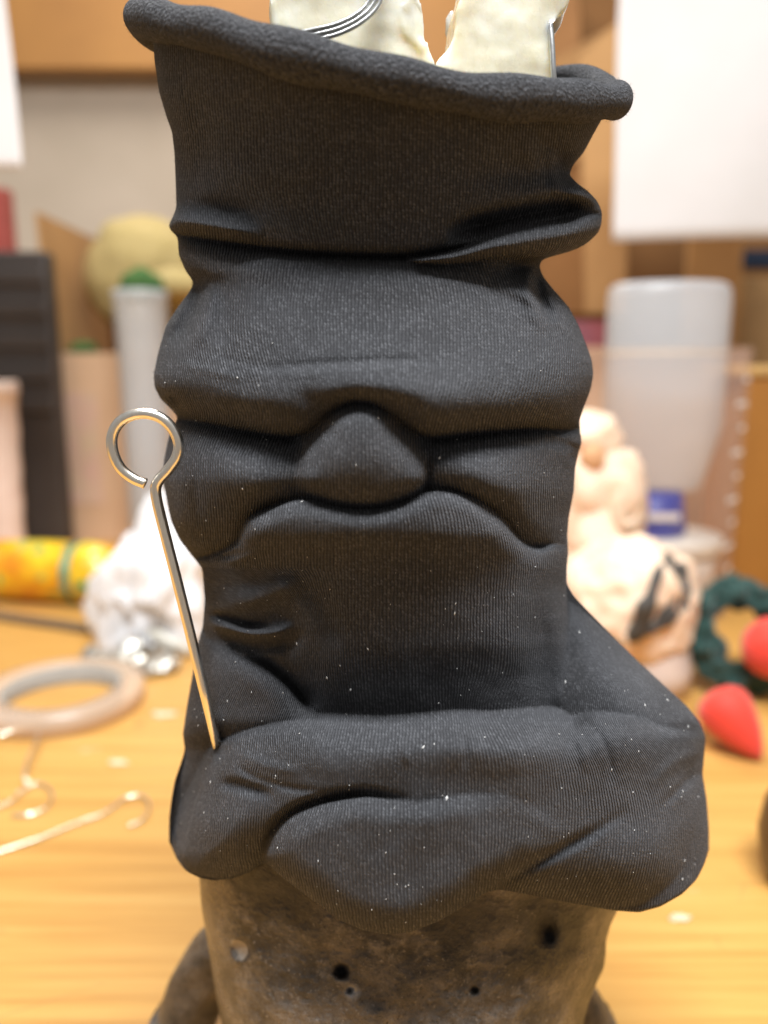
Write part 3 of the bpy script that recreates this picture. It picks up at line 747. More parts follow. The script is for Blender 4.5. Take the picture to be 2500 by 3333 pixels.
# ================================================================== wire pin tucked behind the forearm
m = NT('bright_wire'); o_ = m.obj()
n_ = m.noise(m.scaled(o_, (1, 1, 0.1)), 900, 4, 0.7)
m.set(Base_Color=m.ramp(n_, [(0.35, (0.93, 0.86, 0.75)), (0.65, (0.98, 0.94, 0.86))]), Metallic=1.0, Roughness=m.math('ADD', m.math('MULTIPLY', n_, 0.12), 0.19), Normal=m.bump(n_, 0.00004))
M_WIRE = m.m
pin_pts = [(473, 1574), (432, 1556), (392, 1522), (368, 1470), (366, 1418), (390, 1374), (434, 1350), (484, 1347), (530, 1364), (566, 1402), (582, 1448), (574, 1490), (548, 1528), (518, 1562), (507, 1590), (511, 1630), (524, 1685), (548, 1780), (580, 1905), (615, 2045), (650, 2190), (680, 2310), (706, 2420), (722, 2490)]
yy = np.interp([p[1] + (0 if i > 14 else 0) for i, p in enumerate(pin_pts)], [1340, 1600, 2200, 2330, 2430, 2500], [0.012, 0.014, 0.0165, 0.018, 0.025, 0.042])
pp = catmull(np.array([pix(a, b_, y_) for (a, b_), y_ in zip(pin_pts, yy)]), 10)
pin = link('loop_pin', tube_mesh(pp, 0.00132, 20), M_WIRE)
tag(pin, 'shiny silver wire pin with a curled loop end, stuck beside the left arm', 'wire pin')

# ================================================================== wax blocks standing in the open top
m = NT('yellow_wax'); o_ = m.obj()
n1 = m.noise(o_, 60, 5, 0.6); n2 = m.noise(o_, 220, 4, 0.65)
c = m.ramp(n1, [(0.3, (0.62, 0.56, 0.40)), (0.5, (0.70, 0.66, 0.52)), (0.7, (0.75, 0.73, 0.64))])
m.set(Base_Color=c, Roughness=m.math('ADD', m.math('MULTIPLY', n2, 0.3), 0.12), Subsurface_Weight=0.85, Subsurface_Radius=(0.010, 0.008, 0.005), Subsurface_Scale=0.8,
      Normal=m.bump(m.math('ADD', n1, m.math('MULTIPLY', n2, 0.12)), 0.0004), Coat_Weight=0.4)
M_WAX = m.m
def block(name, outline, y0, y1, label, seed):
    out_ = catmull(outline, 5, True)
    n = len(out_)
    rng = random.Random(seed)
    rings = []
    for k, (y_, sc_) in enumerate(((y0 + 0.0022, 0.93), (y0 + 0.0006, 0.975), (y0, 0.965), (y0 + 0.0003, 0.99), (y0 + 0.003, 1.0), ((y0 + y1) / 2, 1.02), (y1 - 0.003, 0.99), (y1, 0.9))):
        if k == 0 or k == 1: continue
        cx, cy = out_.mean(0)
        q = np.stack([cx + (out_[:, 0] - cx) * sc_, cy + (out_[:, 1] - cy) * sc_], 1)
        w = pix(q[:, 0], q[:, 1], y0 + 0.002)          # same outline at every depth: no scaling about the camera
        w[:, 1] = y_
        for t in range(n):
            d = mnoise.fractal(Vector(w[t]) * 90 + Vector((seed, k * 0.3, 0)), 1, 2, 4)
            w[t] += np.array([0.0010, 0.0012, 0.0010]) * d
        rings.append(w)
    bm = bmesh.new()
    R_ = [[bm.verts.new(p) for p in ring] for ring in rings]
    for a, b_ in zip(R_[:-1], R_[1:]):
        for t in range(n): bm.faces.new((a[t], a[(t + 1) % n], b_[(t + 1) % n], b_[t]))
    bm.faces.new(R_[0]); bm.faces.new(R_[-1][::-1])
    bmesh.ops.triangulate(bm, faces=[f for f in bm.faces if len(f.verts) > 4])
    bmesh.ops.subdivide_edges(bm, edges=bm.edges[:], cuts=2, use_grid_fill=True)
    bmesh.ops.recalc_face_normals(bm, faces=bm.faces)
    for v in bm.verts:
        d = mnoise.fractal(v.co * 70 + Vector((seed * 3.3, 0, 0)), 1, 2, 4)
        v.co.y += 0.0005 * d
    o = link(name, bm_mesh(bm), M_WAX)
    rm = o.modifiers.new('remesh', 'REMESH'); rm.mode = 'VOXEL'; rm.voxel_size = 0.0008; rm.use_smooth_shade = True
    for nm, sz, st_ in (('chunks', 0.014, 0.0022), ('chips', 0.004, 0.0003)):
        tx = bpy.data.textures.new(nm, 'CLOUDS'); tx.noise_scale = sz; tx.noise_depth = 2
        dm = o.modifiers.new(nm, 'DISPLACE'); dm.texture = tx; dm.strength = st_; dm.mid_level = 0.5; dm.texture_coords = 'LOCAL'
    return tag(o, label, 'wax block')
block('wax_block', [(884, -420), (874, -120), (872, 40), (884, 110), (896, 220), (960, 460), (1180, 560), (1400, 520), (1424, 330), (1408, 220), (1376, 160), (1330, 118), (1314, 70), (1306, 34), (1332, 0), (1352, -120), (1330, -400), (1100, -440)], 0.026, 0.058, 'cream wax block bound with silver wire, on the left in the open sleeve', 1)
block('wax_block', [(1600, -420), (1540, -200), (1500, -20), (1478, 40), (1470, 110), (1446, 170), (1424, 212), (1420, 320), (1440, 500), (1600, 560), (1790, 500), (1806, 300), (1796, 190), (1788, 120), (1786, 82), (1832, 50), (1858, 0), (1862, -120), (1820, -400)], 0.029, 0.060, 'cream wax block with ragged top right edge, on the right in the open sleeve', 2)
# binding wire
m = NT('galvanised_wire'); o_ = m.obj(); n_ = m.noise(o_, 700, 3)
m.set(Base_Color=m.ramp(n_, [(0.3, (0.62, 0.63, 0.62)), (0.7, (0.82, 0.83, 0.82))]), Metallic=1.0, Roughness=0.28)
M_GALV = m.m
bw = thing('binding_wire', 'three silver wire strands wrapped round the left wax block', 'wire', P(1000, 120, 0.025))
for k in range(3):
    off = (k - 1) * 15
    pts = [(905 + off, 190 + off * 0.4, 0.0265), (960 + off, 128 + off * .7, 0.0235), (1030 + off * 0.6, 112 + off, 0.0222), (1100 + off * .4, 94 + off, 0.0216), (1165 + off * .5, 62 + off * .9, 0.0215), (1212 + off, 18 + off * .5, 0.0218), (1234 + off, -40, 0.0222), (1236 + off, -130, 0.024)]
    p3 = catmull(np.array([pix(*q) for q in pts]), 8)
    adopt(bw, link('strand', tube_mesh(p3, 0.00052, 12), M_GALV))
rw = link('side_wire', tube_mesh(catmull(np.array([pix(1790, 70, 0.030), pix(1797, 150, 0.029), pix(1801, 230, 0.0285), pix(1806, 300, 0.029), pix(1806, 360, 0.030)]), 8), 0.0007, 12), M_GALV)
tag(rw, 'thin silver wire running down the edge of the right wax block', 'wire')
gl = link('glue_blob', blob_mesh((0.0022, 0.003, 0.0042), 0.2, 2, 3, 5), simple('clear_glue', (0.85, 0.83, 0.78), None, 0.15, Transmission_Weight=0.4))
gl.location = P(1476, 90, 0.052)
tag(gl, 'small milky glue blob on the inner side of the right wax block', 'glue')


# ================================================================== background things on the table, out of focus
M_CARD = simple('cardboard', (0.50, 0.285, 0.115), (0.42, 0.23, 0.09), 0.85, 12, 0.0005)
M_CARD_PALE = simple('pale_cardboard', (0.66, 0.45, 0.29), (0.60, 0.39, 0.24), 0.85, 14, 0.0005)
M_CARD_SHADED = simple('shaded_cardboard', (0.30, 0.14, 0.045), (0.22, 0.10, 0.03), 0.85, 12, 0.0005)  # cardboard with shade put into its colour, for inner, side and back faces
M_BOARD = simple('brown_board', (0.46, 0.225, 0.06), (0.38, 0.18, 0.05), 0.6, 5, 0.0006)
M_PAPER = simple('white_paper', (0.68, 0.65, 0.64), (0.60, 0.57, 0.55), 0.85, 4, 0.0008)
M_DARKBOX = simple('dark_plastic', (0.035, 0.027, 0.024), (0.05, 0.04, 0.035), 0.5, 10)
def see_through(m, amount, tint=(0.97, 0.96, 0.95)):
    t0 = m.n('ShaderNodeBsdfTransparent'); t0.inputs[0].default_value = (*tint, 1)
    mx = m.n('ShaderNodeMixShader'); mx.inputs[0].default_value = 1 - amount
    m.l(t0.outputs[0], mx.inputs[1]); m.l(m.b.outputs[0], mx.inputs[2]); m.l(mx.outputs[0], m.t.nodes['Material Output'].inputs['Surface'])
    return m.m
def px_box(name, x0, x1, ytop, ybot, y, depth, mat, label=None, cat=None, bev=0.002, on_table=False):
    a = P(x0, (ytop + ybot) / 2, y); b_ = P(x1, (ytop + ybot) / 2, y)
    zt = P((x0 + x1) / 2, ytop, y).z; zb = 0.0 if on_table else P((x0 + x1) / 2, ybot, y).z
    o = link(name, box_mesh(a.x, b_.x, y, y + depth, zb, zt, bev), mat, smooth=False)
    if label: tag(o, label, cat)
    return o
def sheet(name, c4, y4, mat, label, cat, wave=0.004, thick=0.0008, n=24):
    """a hanging sheet given by four corners (tl, tr, br, bl), gently waved"""
    q = [np.array(pix(a, b_, y_)) for (a, b_), y_ in zip(c4, y4)]
    u = np.linspace(0, 1, n); uu, vv = np.meshgrid(u, u)
    pt = ((1 - uu) * (1 - vv))[..., None] * q[0] + (uu * (1 - vv))[..., None] * q[1] + (uu * vv)[..., None] * q[2] + ((1 - uu) * vv)[..., None] * q[3]
    pt[..., 1] += wave * np.sin(uu * 5 + vv * 3) + wave * 0.6 * np.sin(vv * 6 - uu * 2)
    fr_ = pt.reshape(-1, 3); bk_ = fr_.copy(); bk_[:, 1] += thick
    i = np.arange(n - 1)[:, None]; j = np.arange(n - 1)[None]
    f = np.stack([i * n + j, (i + 1) * n + j, (i + 1) * n + j + 1, i * n + j + 1], -1).reshape(-1, 4)
    N = n * n
    edge = list(range(n)) + [k * n + n - 1 for k in range(1, n)] + [(n - 1) * n + k for k in range(n - 2, -1, -1)] + [k * n for k in range(n - 2, 0, -1)]
    ee = np.array([[a, b_, b_ + N, a + N] for a, b_ in zip(edge, edge[1:] + edge[:1])])
    o = link(name, mesh_np(np.vstack([fr_, bk_]), np.vstack([f, f[:, ::-1] + N, ee])), mat)
    return tag(o, label, cat)

# --- far wall: brown shelf board, papers
px_box('shelf_board', -900, 1560, -700, 222, 1.62, 0.03, M_BOARD, 'brown wooden board across the wall, above the beige wall', 'board', 0.003)
sheet('paper_sheet', [(2030, -300), (2800, -330), (2800, 768), (1994, 786)], [0.80] * 4, M_PAPER, 'large white paper sheet hanging at the upper right', 'paper', 0.006)
sheet('paper_sheet', [(-330, -300), (-12, -300), (72, 548), (-330, 552)], [0.56] * 4, M_PAPER, 'white paper sheet at the left edge, lit bright', 'paper', 0.002)
px_box('red_book', -120, 26, 610, 860, 1.2, 0.03, simple('red_cover', (0.42, 0.08, 0.06)), 'red book spine at the left edge above dark box', 'book', on_table=True)

# --- left: dark box with ribs
dk = thing('dark_box', 'dark brown ribbed plastic box at the left edge of table', 'box', (-0.5, 0.93, 0))
x0 = P(-330, 1300, 0.93).x; x1 = P(186, 1300, 0.93).x; zt = P(100, 815, 0.93).z
adopt(dk, link('body', box_mesh(x0, x1, 0.93, 0.96, 0.0, zt, 0.006), M_DARKBOX, smooth=False))
for k in range(5):
    z = P(100, 900 + k * 105, 0.93).z
    adopt(dk, link('rib', box_mesh(x0 + 0.004, x1 - 0.004, 0.9235, 0.9295, z - 0.011, z + 0.011, 0.003), M_DARKBOX, smooth=False))

# --- left: open cardboard box with flap
cb = thing('cardboard_box', 'open cardboard box with upright flap behind the tall white tube', 'box', (-0.35, 1.05, 0))
yb = 0.985
def crn(px_, py_, y_): return P(px_, py_, y_)
bx0 = P(170, 1460, yb).x; bx1 = P(700, 1460, yb).x; bz = P(400, 1150, yb).z
adopt(cb, link('front_panel', box_mesh(bx0, bx1, yb, yb + 0.005, 0, bz, 0.001), M_CARD_PALE, smooth=False),
      link('side_panel', box_mesh(bx0, bx0 + 0.005, yb + 0.0055, yb + 0.30, 0, bz, 0.001), M_CARD, smooth=False),
      link('side_panel', box_mesh(bx1 - 0.005, bx1, yb + 0.0055, yb + 0.30, 0, bz, 0.001), M_CARD, smooth=False),
      link('back_panel', box_mesh(bx0, bx1, yb + 0.3005, yb + 0.305, 0, bz, 0.001), M_CARD, smooth=False))
def panel(name, c4, y4, thick, mat):
    q = [P(a, b_, y_) for (a, b_), y_ in zip(c4, y4)]
    nrm = (q[1] - q[0]).cross(q[3] - q[0]).normalized()
    bm = bmesh.new(); A_ = [bm.verts.new(p) for p in q]; B_ = [bm.verts.new(p + nrm * thick) for p in q]
    bm.faces.new(A_); bm.faces.new(B_[::-1])
    for t in range(4): bm.faces.new((A_[t], A_[(t + 1) % 4], B_[(t + 1) % 4], B_[t]))
    bmesh.ops.recalc_face_normals(bm, faces=bm.faces)
    return link(name, bm_mesh(bm), mat, smooth=False)
adopt(cb, panel('flap', [(124, 690), (305, 775), (372, 1150), (172, 1150)], [0.99, 1.24, 1.28, 0.995], 0.005, M_CARD))
adopt(cb, panel('inner_flap', [(300, 770), (352, 790), (420, 1170), (372, 1160)], [1.26, 1.27, 1.28, 1.29], 0.004, M_CARD_SHADED))
lab = link('printed_patch', box_mesh(P(205, 1500, yb).x, P(330, 1500, yb).x, yb - 0.0012, yb - 0.0002, P(250, 1640, yb).z, P(250, 1280, yb).z), simple('faded_print', (0.66, 0.40, 0.34), (0.60, 0.46, 0.30), 0.8, 18), smooth=False)
adopt(cb, lab)
# yellow foam ball and green foam sticking out of the box
M_YEL = simple('yellow_foam', (0.44, 0.34, 0.15), (0.38, 0.29, 0.11), 0.95, 60, 0.002)
M_GRN = simple('green_foam', (0.055, 0.13, 0.025), (0.03, 0.085, 0.02), 0.95, 60, 0.002)
yb_ = link('foam_ball', blob_mesh((0.098, 0.08, 0.098), 0.08, 2.2, 4, 3), M_YEL); yb_.location = P(475, 905, 1.14)
tag(yb_, 'lumpy yellow foam ball resting in the cardboard box', 'foam ball')
yw = link('foam_wedge', blob_mesh((0.05, 0.04, 0.025), 0.12, 2.0, 3, 9), M_YEL); yw.location = P(575, 930, 1.02)
tag(yw, 'yellow foam offcut beside the black sleeve, in front of foam ball', 'foam')
for k, (a, b_, y_, rr, lb) in enumerate(((462, 935, 0.90, (0.029, 0.024, 0.023), 'green foam lump poking out of the tall white tube'), (272, 1142, 1.04, (0.022, 0.02, 0.014), 'green foam scrap on the front edge of the cardboard box'))):
    g_ = link('foam_scrap', blob_mesh(rr, 0.25, 2.4, 3, 20 + k), M_GRN); g_.location = P(a, b_, y_); tag(g_, lb, 'foam')
# tall translucent tube
m = NT('frosted_plastic'); m.set(Base_Color=(0.62, 0.645, 0.67), Roughness=0.3, Subsurface_Weight=0.25, Subsurface_Radius=(0.05, 0.05, 0.05))
n_ = m.noise(m.obj(), 25, 3); m.set(Normal=m.bump(n_, 0.0008)); M_FROST = see_through(m, 0.52)
tp_ = P(455, 948, 0.90); rt = abs(P(540, 948, 0.9).x - P(370, 948, 0.9).x) / 2
tb = link('plastic_tube', lathe_mesh([(rt * 0.86, 0.0), (rt * 0.88, 0.004), (rt * 0.9, tp_.z * 0.5), (rt, tp_.z - 0.012), (rt * 1.03, tp_.z - 0.01), (rt * 1.03, tp_.z), (rt * 0.97, tp_.z), (rt * 0.86, tp_.z * 0.5), (rt * 0.83, 0.006)], 40), M_FROST)
tb.location = (tp_.x, 0.90, 0); tag(tb, 'tall frosted white plastic tube in front of cardboard box', 'tube')
# pink and white ribbed cup at the left edge
ct = P(-20, 1240, 0.875); rc_ = abs(P(52, 1240, 0.875).x - P(-20, 1240, 0.875).x)
cup = link('ribbed_cup', lathe_mesh([(rc_ * 0.7, 0), (rc_ * 0.72, 0.003)] + [(rc_ * (0.72 + 0.2 * k / 9) + (0.0008 if k % 2 else -0.0008), 0.003 + (ct.z - 0.02) * k / 9) for k in range(1, 10)] + [(rc_ * 1.0, ct.z - 0.016), (rc_ * 1.02, ct.z - 0.009), (rc_ * 0.96, ct.z - 0.007), (rc_ * 1.0, ct.z - 0.003), (rc_ * 0.96, ct.z)], 36), simple('blush_plastic', (0.80, 0.66, 0.58), (0.74, 0.56, 0.48), 0.5, 60))
cup.location = (ct.x, 0.875, 0); tag(cup, 'pale pink ribbed cup at the left edge, cut by the frame', 'cup')
# orange and yellow printed bottle lying down
m = NT('orange_wrapper'); o_ = m.obj()
n1 = m.noise(m.scaled(o_, (1, 1, 1)), 26, 3, 0.5); n2 = m.noise(o_, 55, 2, 0.5)
c = m.ramp(n1, [(0.30, (0.62, 0.16, 0.01)), (0.45, (0.75, 0.36, 0.01)), (0.58, (0.78, 0.55, 0.02)), (0.72, (0.30, 0.28, 0.04))])
c = m.mix(m.math('MULTIPLY', m.math('SUBTRACT', n2, 0.58), 8, True), c, (0.12, 0.30, 0.12))
m.set(Base_Color=c, Roughness=0.3, Coat_Weight=0.3); M_ORANGE = m.m
bt = thing('lying_bottle', 'orange and yellow wrapped bottle lying on the table at left', 'bottle', T(190, 1960))
q0 = T(-60, 1972); q1 = T(405, 1995); rb = 0.034
ax = (q1 - q0); ln = ax.length
ob = link('body', lathe_mesh([(rb * 0.5, 0), (rb * 0.95, 0.003), (rb, 0.012), (rb, ln * 0.70), (rb * 0.93, ln * 0.80), (rb * 0.75, ln * 0.88), (rb * 0.45, ln * 0.93)], 40), M_ORANGE)
oc = link('cap', lathe_mesh([(rb * 0.46, ln * 0.932), (rb * 0.46, ln * 0.99), (rb * 0.4, ln)], 28), simple('dark_cap', (0.07, 0.05, 0.035), None, 0.4))
og = link('band', lathe_mesh([(rb * 1.012, ln * 0.60), (rb * 1.014, ln * 0.61), (rb * 1.014, ln * 0.655), (rb * 1.012, ln * 0.66)], 40, False), simple('mint_band', (0.16, 0.50, 0.34), (0.05, 0.04, 0.03), 0.4, 40))
mt = Matrix.Translation(q0 + Vector((0, rb, rb * 1.014))) @ Matrix.Rotation(math.atan2(ax.y, ax.x), 4, 'Z') @ Matrix.Rotation(math.pi / 2, 4, 'Y')
for o in (ob, oc, og): o.matrix_world = mt
adopt(bt, ob, oc, og)
# dark flat strip in front of the bottle
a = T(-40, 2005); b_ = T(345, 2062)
sp = link('flat_strip', box_mesh(-(b_ - a).length / 2, (b_ - a).length / 2, -0.009, 0.009, 0.0005, 0.0045, 0.001), simple('strip_brown', (0.13, 0.085, 0.05), None, 0.6), smooth=False)
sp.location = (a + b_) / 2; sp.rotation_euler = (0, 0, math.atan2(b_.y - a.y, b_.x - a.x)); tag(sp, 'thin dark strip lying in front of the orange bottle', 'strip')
# white crumpled plastic bag
m = NT('white_film'); o_ = m.obj(); n1 = m.noise(o_, 45, 6, 0.65)
m.set(Base_Color=(0.90, 0.91, 0.94), Roughness=0.35, Subsurface_Weight=0.4, Subsurface_Radius=(0.03, 0.03, 0.03), Normal=m.bump(n1, 0.004)); M_FILM = see_through(m, 0.15)
def bagshape(c):
    k = 1.0 - 0.45 * max(0, c.z) ** 1.3
    return Vector((c.x * k + 0.18 * c.z * (1 if c.z > 0 else 0), c.y * k, max(c.z, -0.62)))
bgc = T(500, 2110)
hb = P(430, 1625, bgc.y).z
bag = link('plastic_bag', blob_mesh((0.052, 0.045, hb / 1.66), 0.35, 2.2, 5, 14, bagshape), M_FILM)
bag.location = (bgc.x + 0.004, bgc.y + 0.02, 0.62 * hb / 1.66); tag(bag, 'crumpled white plastic bag standing left of the black figure', 'plastic bag')
bag.location.x = P(478, 1900, bgc.y).x
ro = link('clay_offcut', blob_mesh((0.017, 0.017, 0.03), 0.25, 2, 4, 31, lambda c: Vector((c.x, c.y, max(c.z, -0.8)))), simple('buff_clay', (0.62, 0.46, 0.30), (0.70, 0.58, 0.44), 0.7, 40))
q = T(640, 2060); ro.location = (q.x, q.y, 0.024); tag(ro, 'buff clay lump between the white bag and black sleeve', 'clay')
# silver bits in front of the bag
a = T(372, 2092); b_ = T(620, 2140)
M_TIN = simple('dull_tin', (0.62, 0.60, 0.55), (0.42, 0.40, 0.35), 0.35, 60, 0.001, 0.85)
rd = link('metal_rod', tube_mesh([a + Vector((0, 0, .019)), (a + b_) / 2 + Vector((0, 0, .017)), b_ + Vector((0, 0, .006))], 0.0055, 16), simple('pale_rod', (0.74, 0.70, 0.60), None, 0.3)); tag(rd, 'pale rod resting on the metal scraps by the bag', 'rod')
bits = [(298, 2176, .0095, .008, .012, 0.3), (352, 2168, .012, .009, .008, 0.9), (412, 2176, .011, .012, .007, 2.0), (452, 2192, .009, .008, .009, 0.1), (500, 2196, .013, .009, .008, 0.5), (548, 2186, .011, .01, .008, 1.4), (430, 2140, .013, .012, .011, 0.2), (520, 2150, .012, .011, .009, 0.6)]
where = ['leftmost metal scrap, upright, left of the pile by the bag', 'dull metal scrap second from left in the pile', 'flat metal scrap third from left in front of the pile', 'small bright metal scrap at the front middle of the pile', 'widest metal scrap at the front of the pile', 'rightmost metal scrap of the pile, next to black sleeve', 'rear metal scrap under the left end of the pale rod', 'rear metal scrap under the middle of the pale rod']
for k, (a_, b2, rx, ry, rz, ro_) in enumerate(bits):
    me = blob_mesh((rx, ry, rz), 0.5, 2.6, 2, 40 + k, lambda c: Vector((c.x, c.y, max(c.z, -0.7))))
    o = link('metal_scrap', me, M_TIN, smooth=False); q = T(a_, b2); o.location = (q.x, q.y, rz * 0.7 + 0.0003); o.rotation_euler = (0, 0, ro_)
    tag(o, where[k], 'metal scrap', 'metal scraps by the bag')
# roll of clear tape
m = NT('clear_tape'); n_ = m.noise(m.obj(), 30, 3)
m.set(Base_Color=m.ramp(n_, [(0.3, (0.84, 0.68, 0.54)), (0.7, (0.78, 0.60, 0.44))]), Roughness=0.25); M_TAPE = see_through(m, 0.55, (0.98, 0.93, 0.86))
tc = T(205, 2292); R0 = (T(455, 2300).x - T(-60, 2300).x) / 2
tr = thing('tape_roll', 'roll of clear tape lying flat on the table at left', 'tape roll', (tc.x, tc.y, 0))
h_ = 0.016
k1 = link('tape', lathe_mesh([(R0 * 0.74, 0.0003), (R0, 0.0003), (R0, h_), (R0 * 0.74, h_), (R0 * 0.74, 0.0003)], 64, False), M_TAPE, smooth=False)
k2 = link('core', lathe_mesh([(R0 * 0.69, 0.0003), (R0 * 0.735, 0.0003), (R0 * 0.735, h_ * 0.92), (R0 * 0.69, h_ * 0.92), (R0 * 0.69, 0.0003)], 64, False), simple('grey_card', (0.36, 0.33, 0.29), None, 0.8), smooth=False)
k1.location = k2.location = (tc.x, tc.y, 0); adopt(tr, k1, k2)
# spare wire pins on the table
def table_wire(name, pts, r, label, cat='wire pin', group=None, mat=M_WIRE):
    p = catmull(np.array([tuple(T(a, b_, r + 0.0003 + (q[2] if len(q) > 2 else 0))) for q in pts for a, b_ in [q[:2]]]), 8)
    o = link(name, tube_mesh(p, r, 14), mat); return tag(o, label, cat, group)
table_wire('loop_pin', [(418, 2690), (460, 2672), (484, 2640), (480, 2604), (448, 2590), (404, 2600), (366, 2630), (330, 2652), (250, 2680), (140, 2725), (0, 2772), (-90, 2800)], 0.0009, 'wire pin with curled loop lying flat, nearest to black sleeve')
table_wire('loop_pin', [(40, 2655), (95, 2652), (150, 2630), (170, 2592), (150, 2560), (110, 2552), (70, 2580), (30, 2612), (-60, 2650)], 0.0009, 'wire pin with curled loop lying at the left edge of table')
table_wire('bent_wire', [(-20, 2400, .004), (60, 2372, .006), (118, 2362, .008), (120, 2410, .008), (92, 2470, .006), (80, 2530, .003), (96, 2560, 0), (60, 2580, 0)], 0.0009, 'thin bent wire beside the tape roll', 'wire')
for k, (a_, b2, s_, lb) in enumerate(((528, 2328, 0.0045, 'white plaster chip right of the tape roll'), (385, 2484, 0.003, 'pale plaster chip below the tape roll'), (2215, 2990, 0.0024, 'white plaster smear right of the clay figure'))):
    o = link('plaster_chip', blob_mesh((s_ * 1.7, s_ * 0.9, 0.0005), 0.9, 1.8, 4, 60 + k), simple('plaster', (0.70, 0.55, 0.34), (0.74, 0.64, 0.48), 0.8, 200)); q = T(a_, b2); o.location = (q.x, q.y, 0.0006); tag(o, lb, 'plaster')

# --- right: cardboard and boards behind
rb_ = thing('cardboard_stack', 'tall open cardboard box behind the bottle at right', 'box', (0.5, 1.3, 0))
adopt(rb_, panel('side_panel', [(1700, -200), (1884, -200), (1905, 1020), (1700, 1020)], [1.44, 1.36, 1.30, 1.40], 0.006, M_CARD_SHADED),
      panel('front_panel', [(1884, 190), (2040, 40), (2040, 1020), (1905, 1020)], [1.28, 1.25, 1.22, 1.26], 0.006, M_CARD),
      panel('flap', [(1560, 330), (2040, 60), (2060, 400), (1600, 700)], [1.34, 1.29, 1.31, 1.36], 0.006, M_CARD),
      panel('back_panel', [(1560, -300), (2600, -300), (2600, 1250), (1560, 1250)], [1.5] * 4, 0.006, M_CARD_SHADED))
px_box('cardboard_sheet', 2225, 2400, 760, 1400, 1.18, 0.01, M_CARD, 'tan cardboard panel standing behind the bottle', 'cardboard', 0.001, True)
px_box('blue_binder', 2418, 2700, 812, 868, 1.3, 0.05, simple('navy_cover', (0.012, 0.03, 0.07)), 'dark blue binder edge at the far right', 'binder')
px_box('plank', 2405, 2800, 900, 1400, 1.22, 0.02, simple('tan_plank', (0.42, 0.26, 0.11)), 'tan plank at the far right below the blue binder', 'plank', 0.002, True)
wb = thing('wooden_block', 'orange brown wooden block at the right edge of table', 'wood block', (0.4, 0.74, 0))
bl = px_box('body', 2402, 2900, 1225, 2000, 0.72, 0.1, simple('orange_wood', (0.36, 0.155, 0.028), (0.30, 0.125, 0.022), 0.5, 8), bev=0.004, on_table=True)
zt = P(2500, 1225, 0.72).z
bl2 = link('top_edge', box_mesh(P(2402, 1225, .72).x - 0.002, P(2900, 1225, .72).x, 0.715, 0.825, zt + 0.0005, zt + 0.012, 0.003), simple('pale_edge', (0.58, 0.36, 0.13), None, 0.5), smooth=False)
adopt(wb, bl, bl2)
px_box('red_folder', 1850, 1975, 1045, 1120, 1.12, 0.03, simple('red_blue_cover', (0.45, 0.09, 0.09), (0.16, 0.12, 0.2), 0.6, 14), 'red folder edge right of the sleeve, behind bottle', 'folder', on_table=True)
bx = px_box('cardboard_box', 1700, 2420, 1130, 1800, 1.02, 0.12, M_CARD_PALE, 'pale cardboard box behind the clear beaker', 'box', 0.002, True)

# --- right: clear beaker with graduations, bottle upside down in it
yk = 0.66
kb0 = P(1893, 1140, yk); kb1 = P(2425, 1140, yk); kr = (kb1.x - kb0.x) / 2; kx = (kb1.x + kb0.x) / 2
m = NT('clear_plastic'); m.set(Base_Color=(0.82, 0.68, 0.62), Roughness=0.12)
lw = m.n('ShaderNodeLayerWeight'); lw.inputs['Blend'].default_value = 0.25
tr0 = m.n('ShaderNodeBsdfTransparent'); tr0.inputs[0].default_value = (0.98, 0.965, 0.955, 1)
mx = m.n('ShaderNodeMixShader'); m.l(m.math('ADD', m.math('MULTIPLY', lw.outputs['Facing'], 0.28), 0.02), mx.inputs[0])
m.l(tr0.outputs[0], mx.inputs[1]); m.l(m.b.outputs[0], mx.inputs[2]); m.l(mx.outputs[0], m.t.nodes['Material Output'].inputs['Surface'])
M_CLEAR = m.m
bk_ = thing('beaker', 'large clear plastic beaker with white graduation marks', 'beaker', (kx, yk, 0))
w1 = link('wall', lathe_mesh([(kr * 0.93, 0.0005), (kr * 0.935, 0.004), (kr, kb0.z - 0.004), (kr * 1.02, kb0.z), (kr * 0.995, kb0.z), (kr * 0.975, kb0.z - 0.006), (kr * 0.91, 0.006)], 72), M_CLEAR)
w1.location = (kx, yk, 0); adopt(bk_, w1)
M_MARK = simple('white_print', (0.85, 0.82, 0.80), None, 0.6)
for k in range(10):
    z = 0.03 + k * (kb0.z - 0.06) / 9; rr = kr * (0.93 + 0.07 * z / kb0.z) + 0.0004
    a0 = -0.62
    n = 8; wdt = 0.30 if k % 2 == 0 else 0.18
    vs = []; 
    for t in range(n + 1):
        an = a0 - wdt + wdt * t / n
        for zz in (z - 0.0022, z + 0.0022):
            vs.append((kx + rr * math.cos(an), yk + rr * math.sin(an), zz))
            vs.append((kx + (rr + 0.0005) * math.cos(an), yk + (rr + 0.0005) * math.sin(an), zz))
    fs = []
    for t in range(n):
        q = t * 4
        fs += [(q + 1, q + 5, q + 7, q + 3), (q, q + 2, q + 6, q + 4), (q, q + 4, q + 5, q + 1), (q + 2, q + 3, q + 7, q + 6)]
    me = bpy.data.meshes.new('mesh'); me.from_pydata(vs, [], fs); adopt(bk_, link('graduation_mark', me, M_MARK, smooth=False))
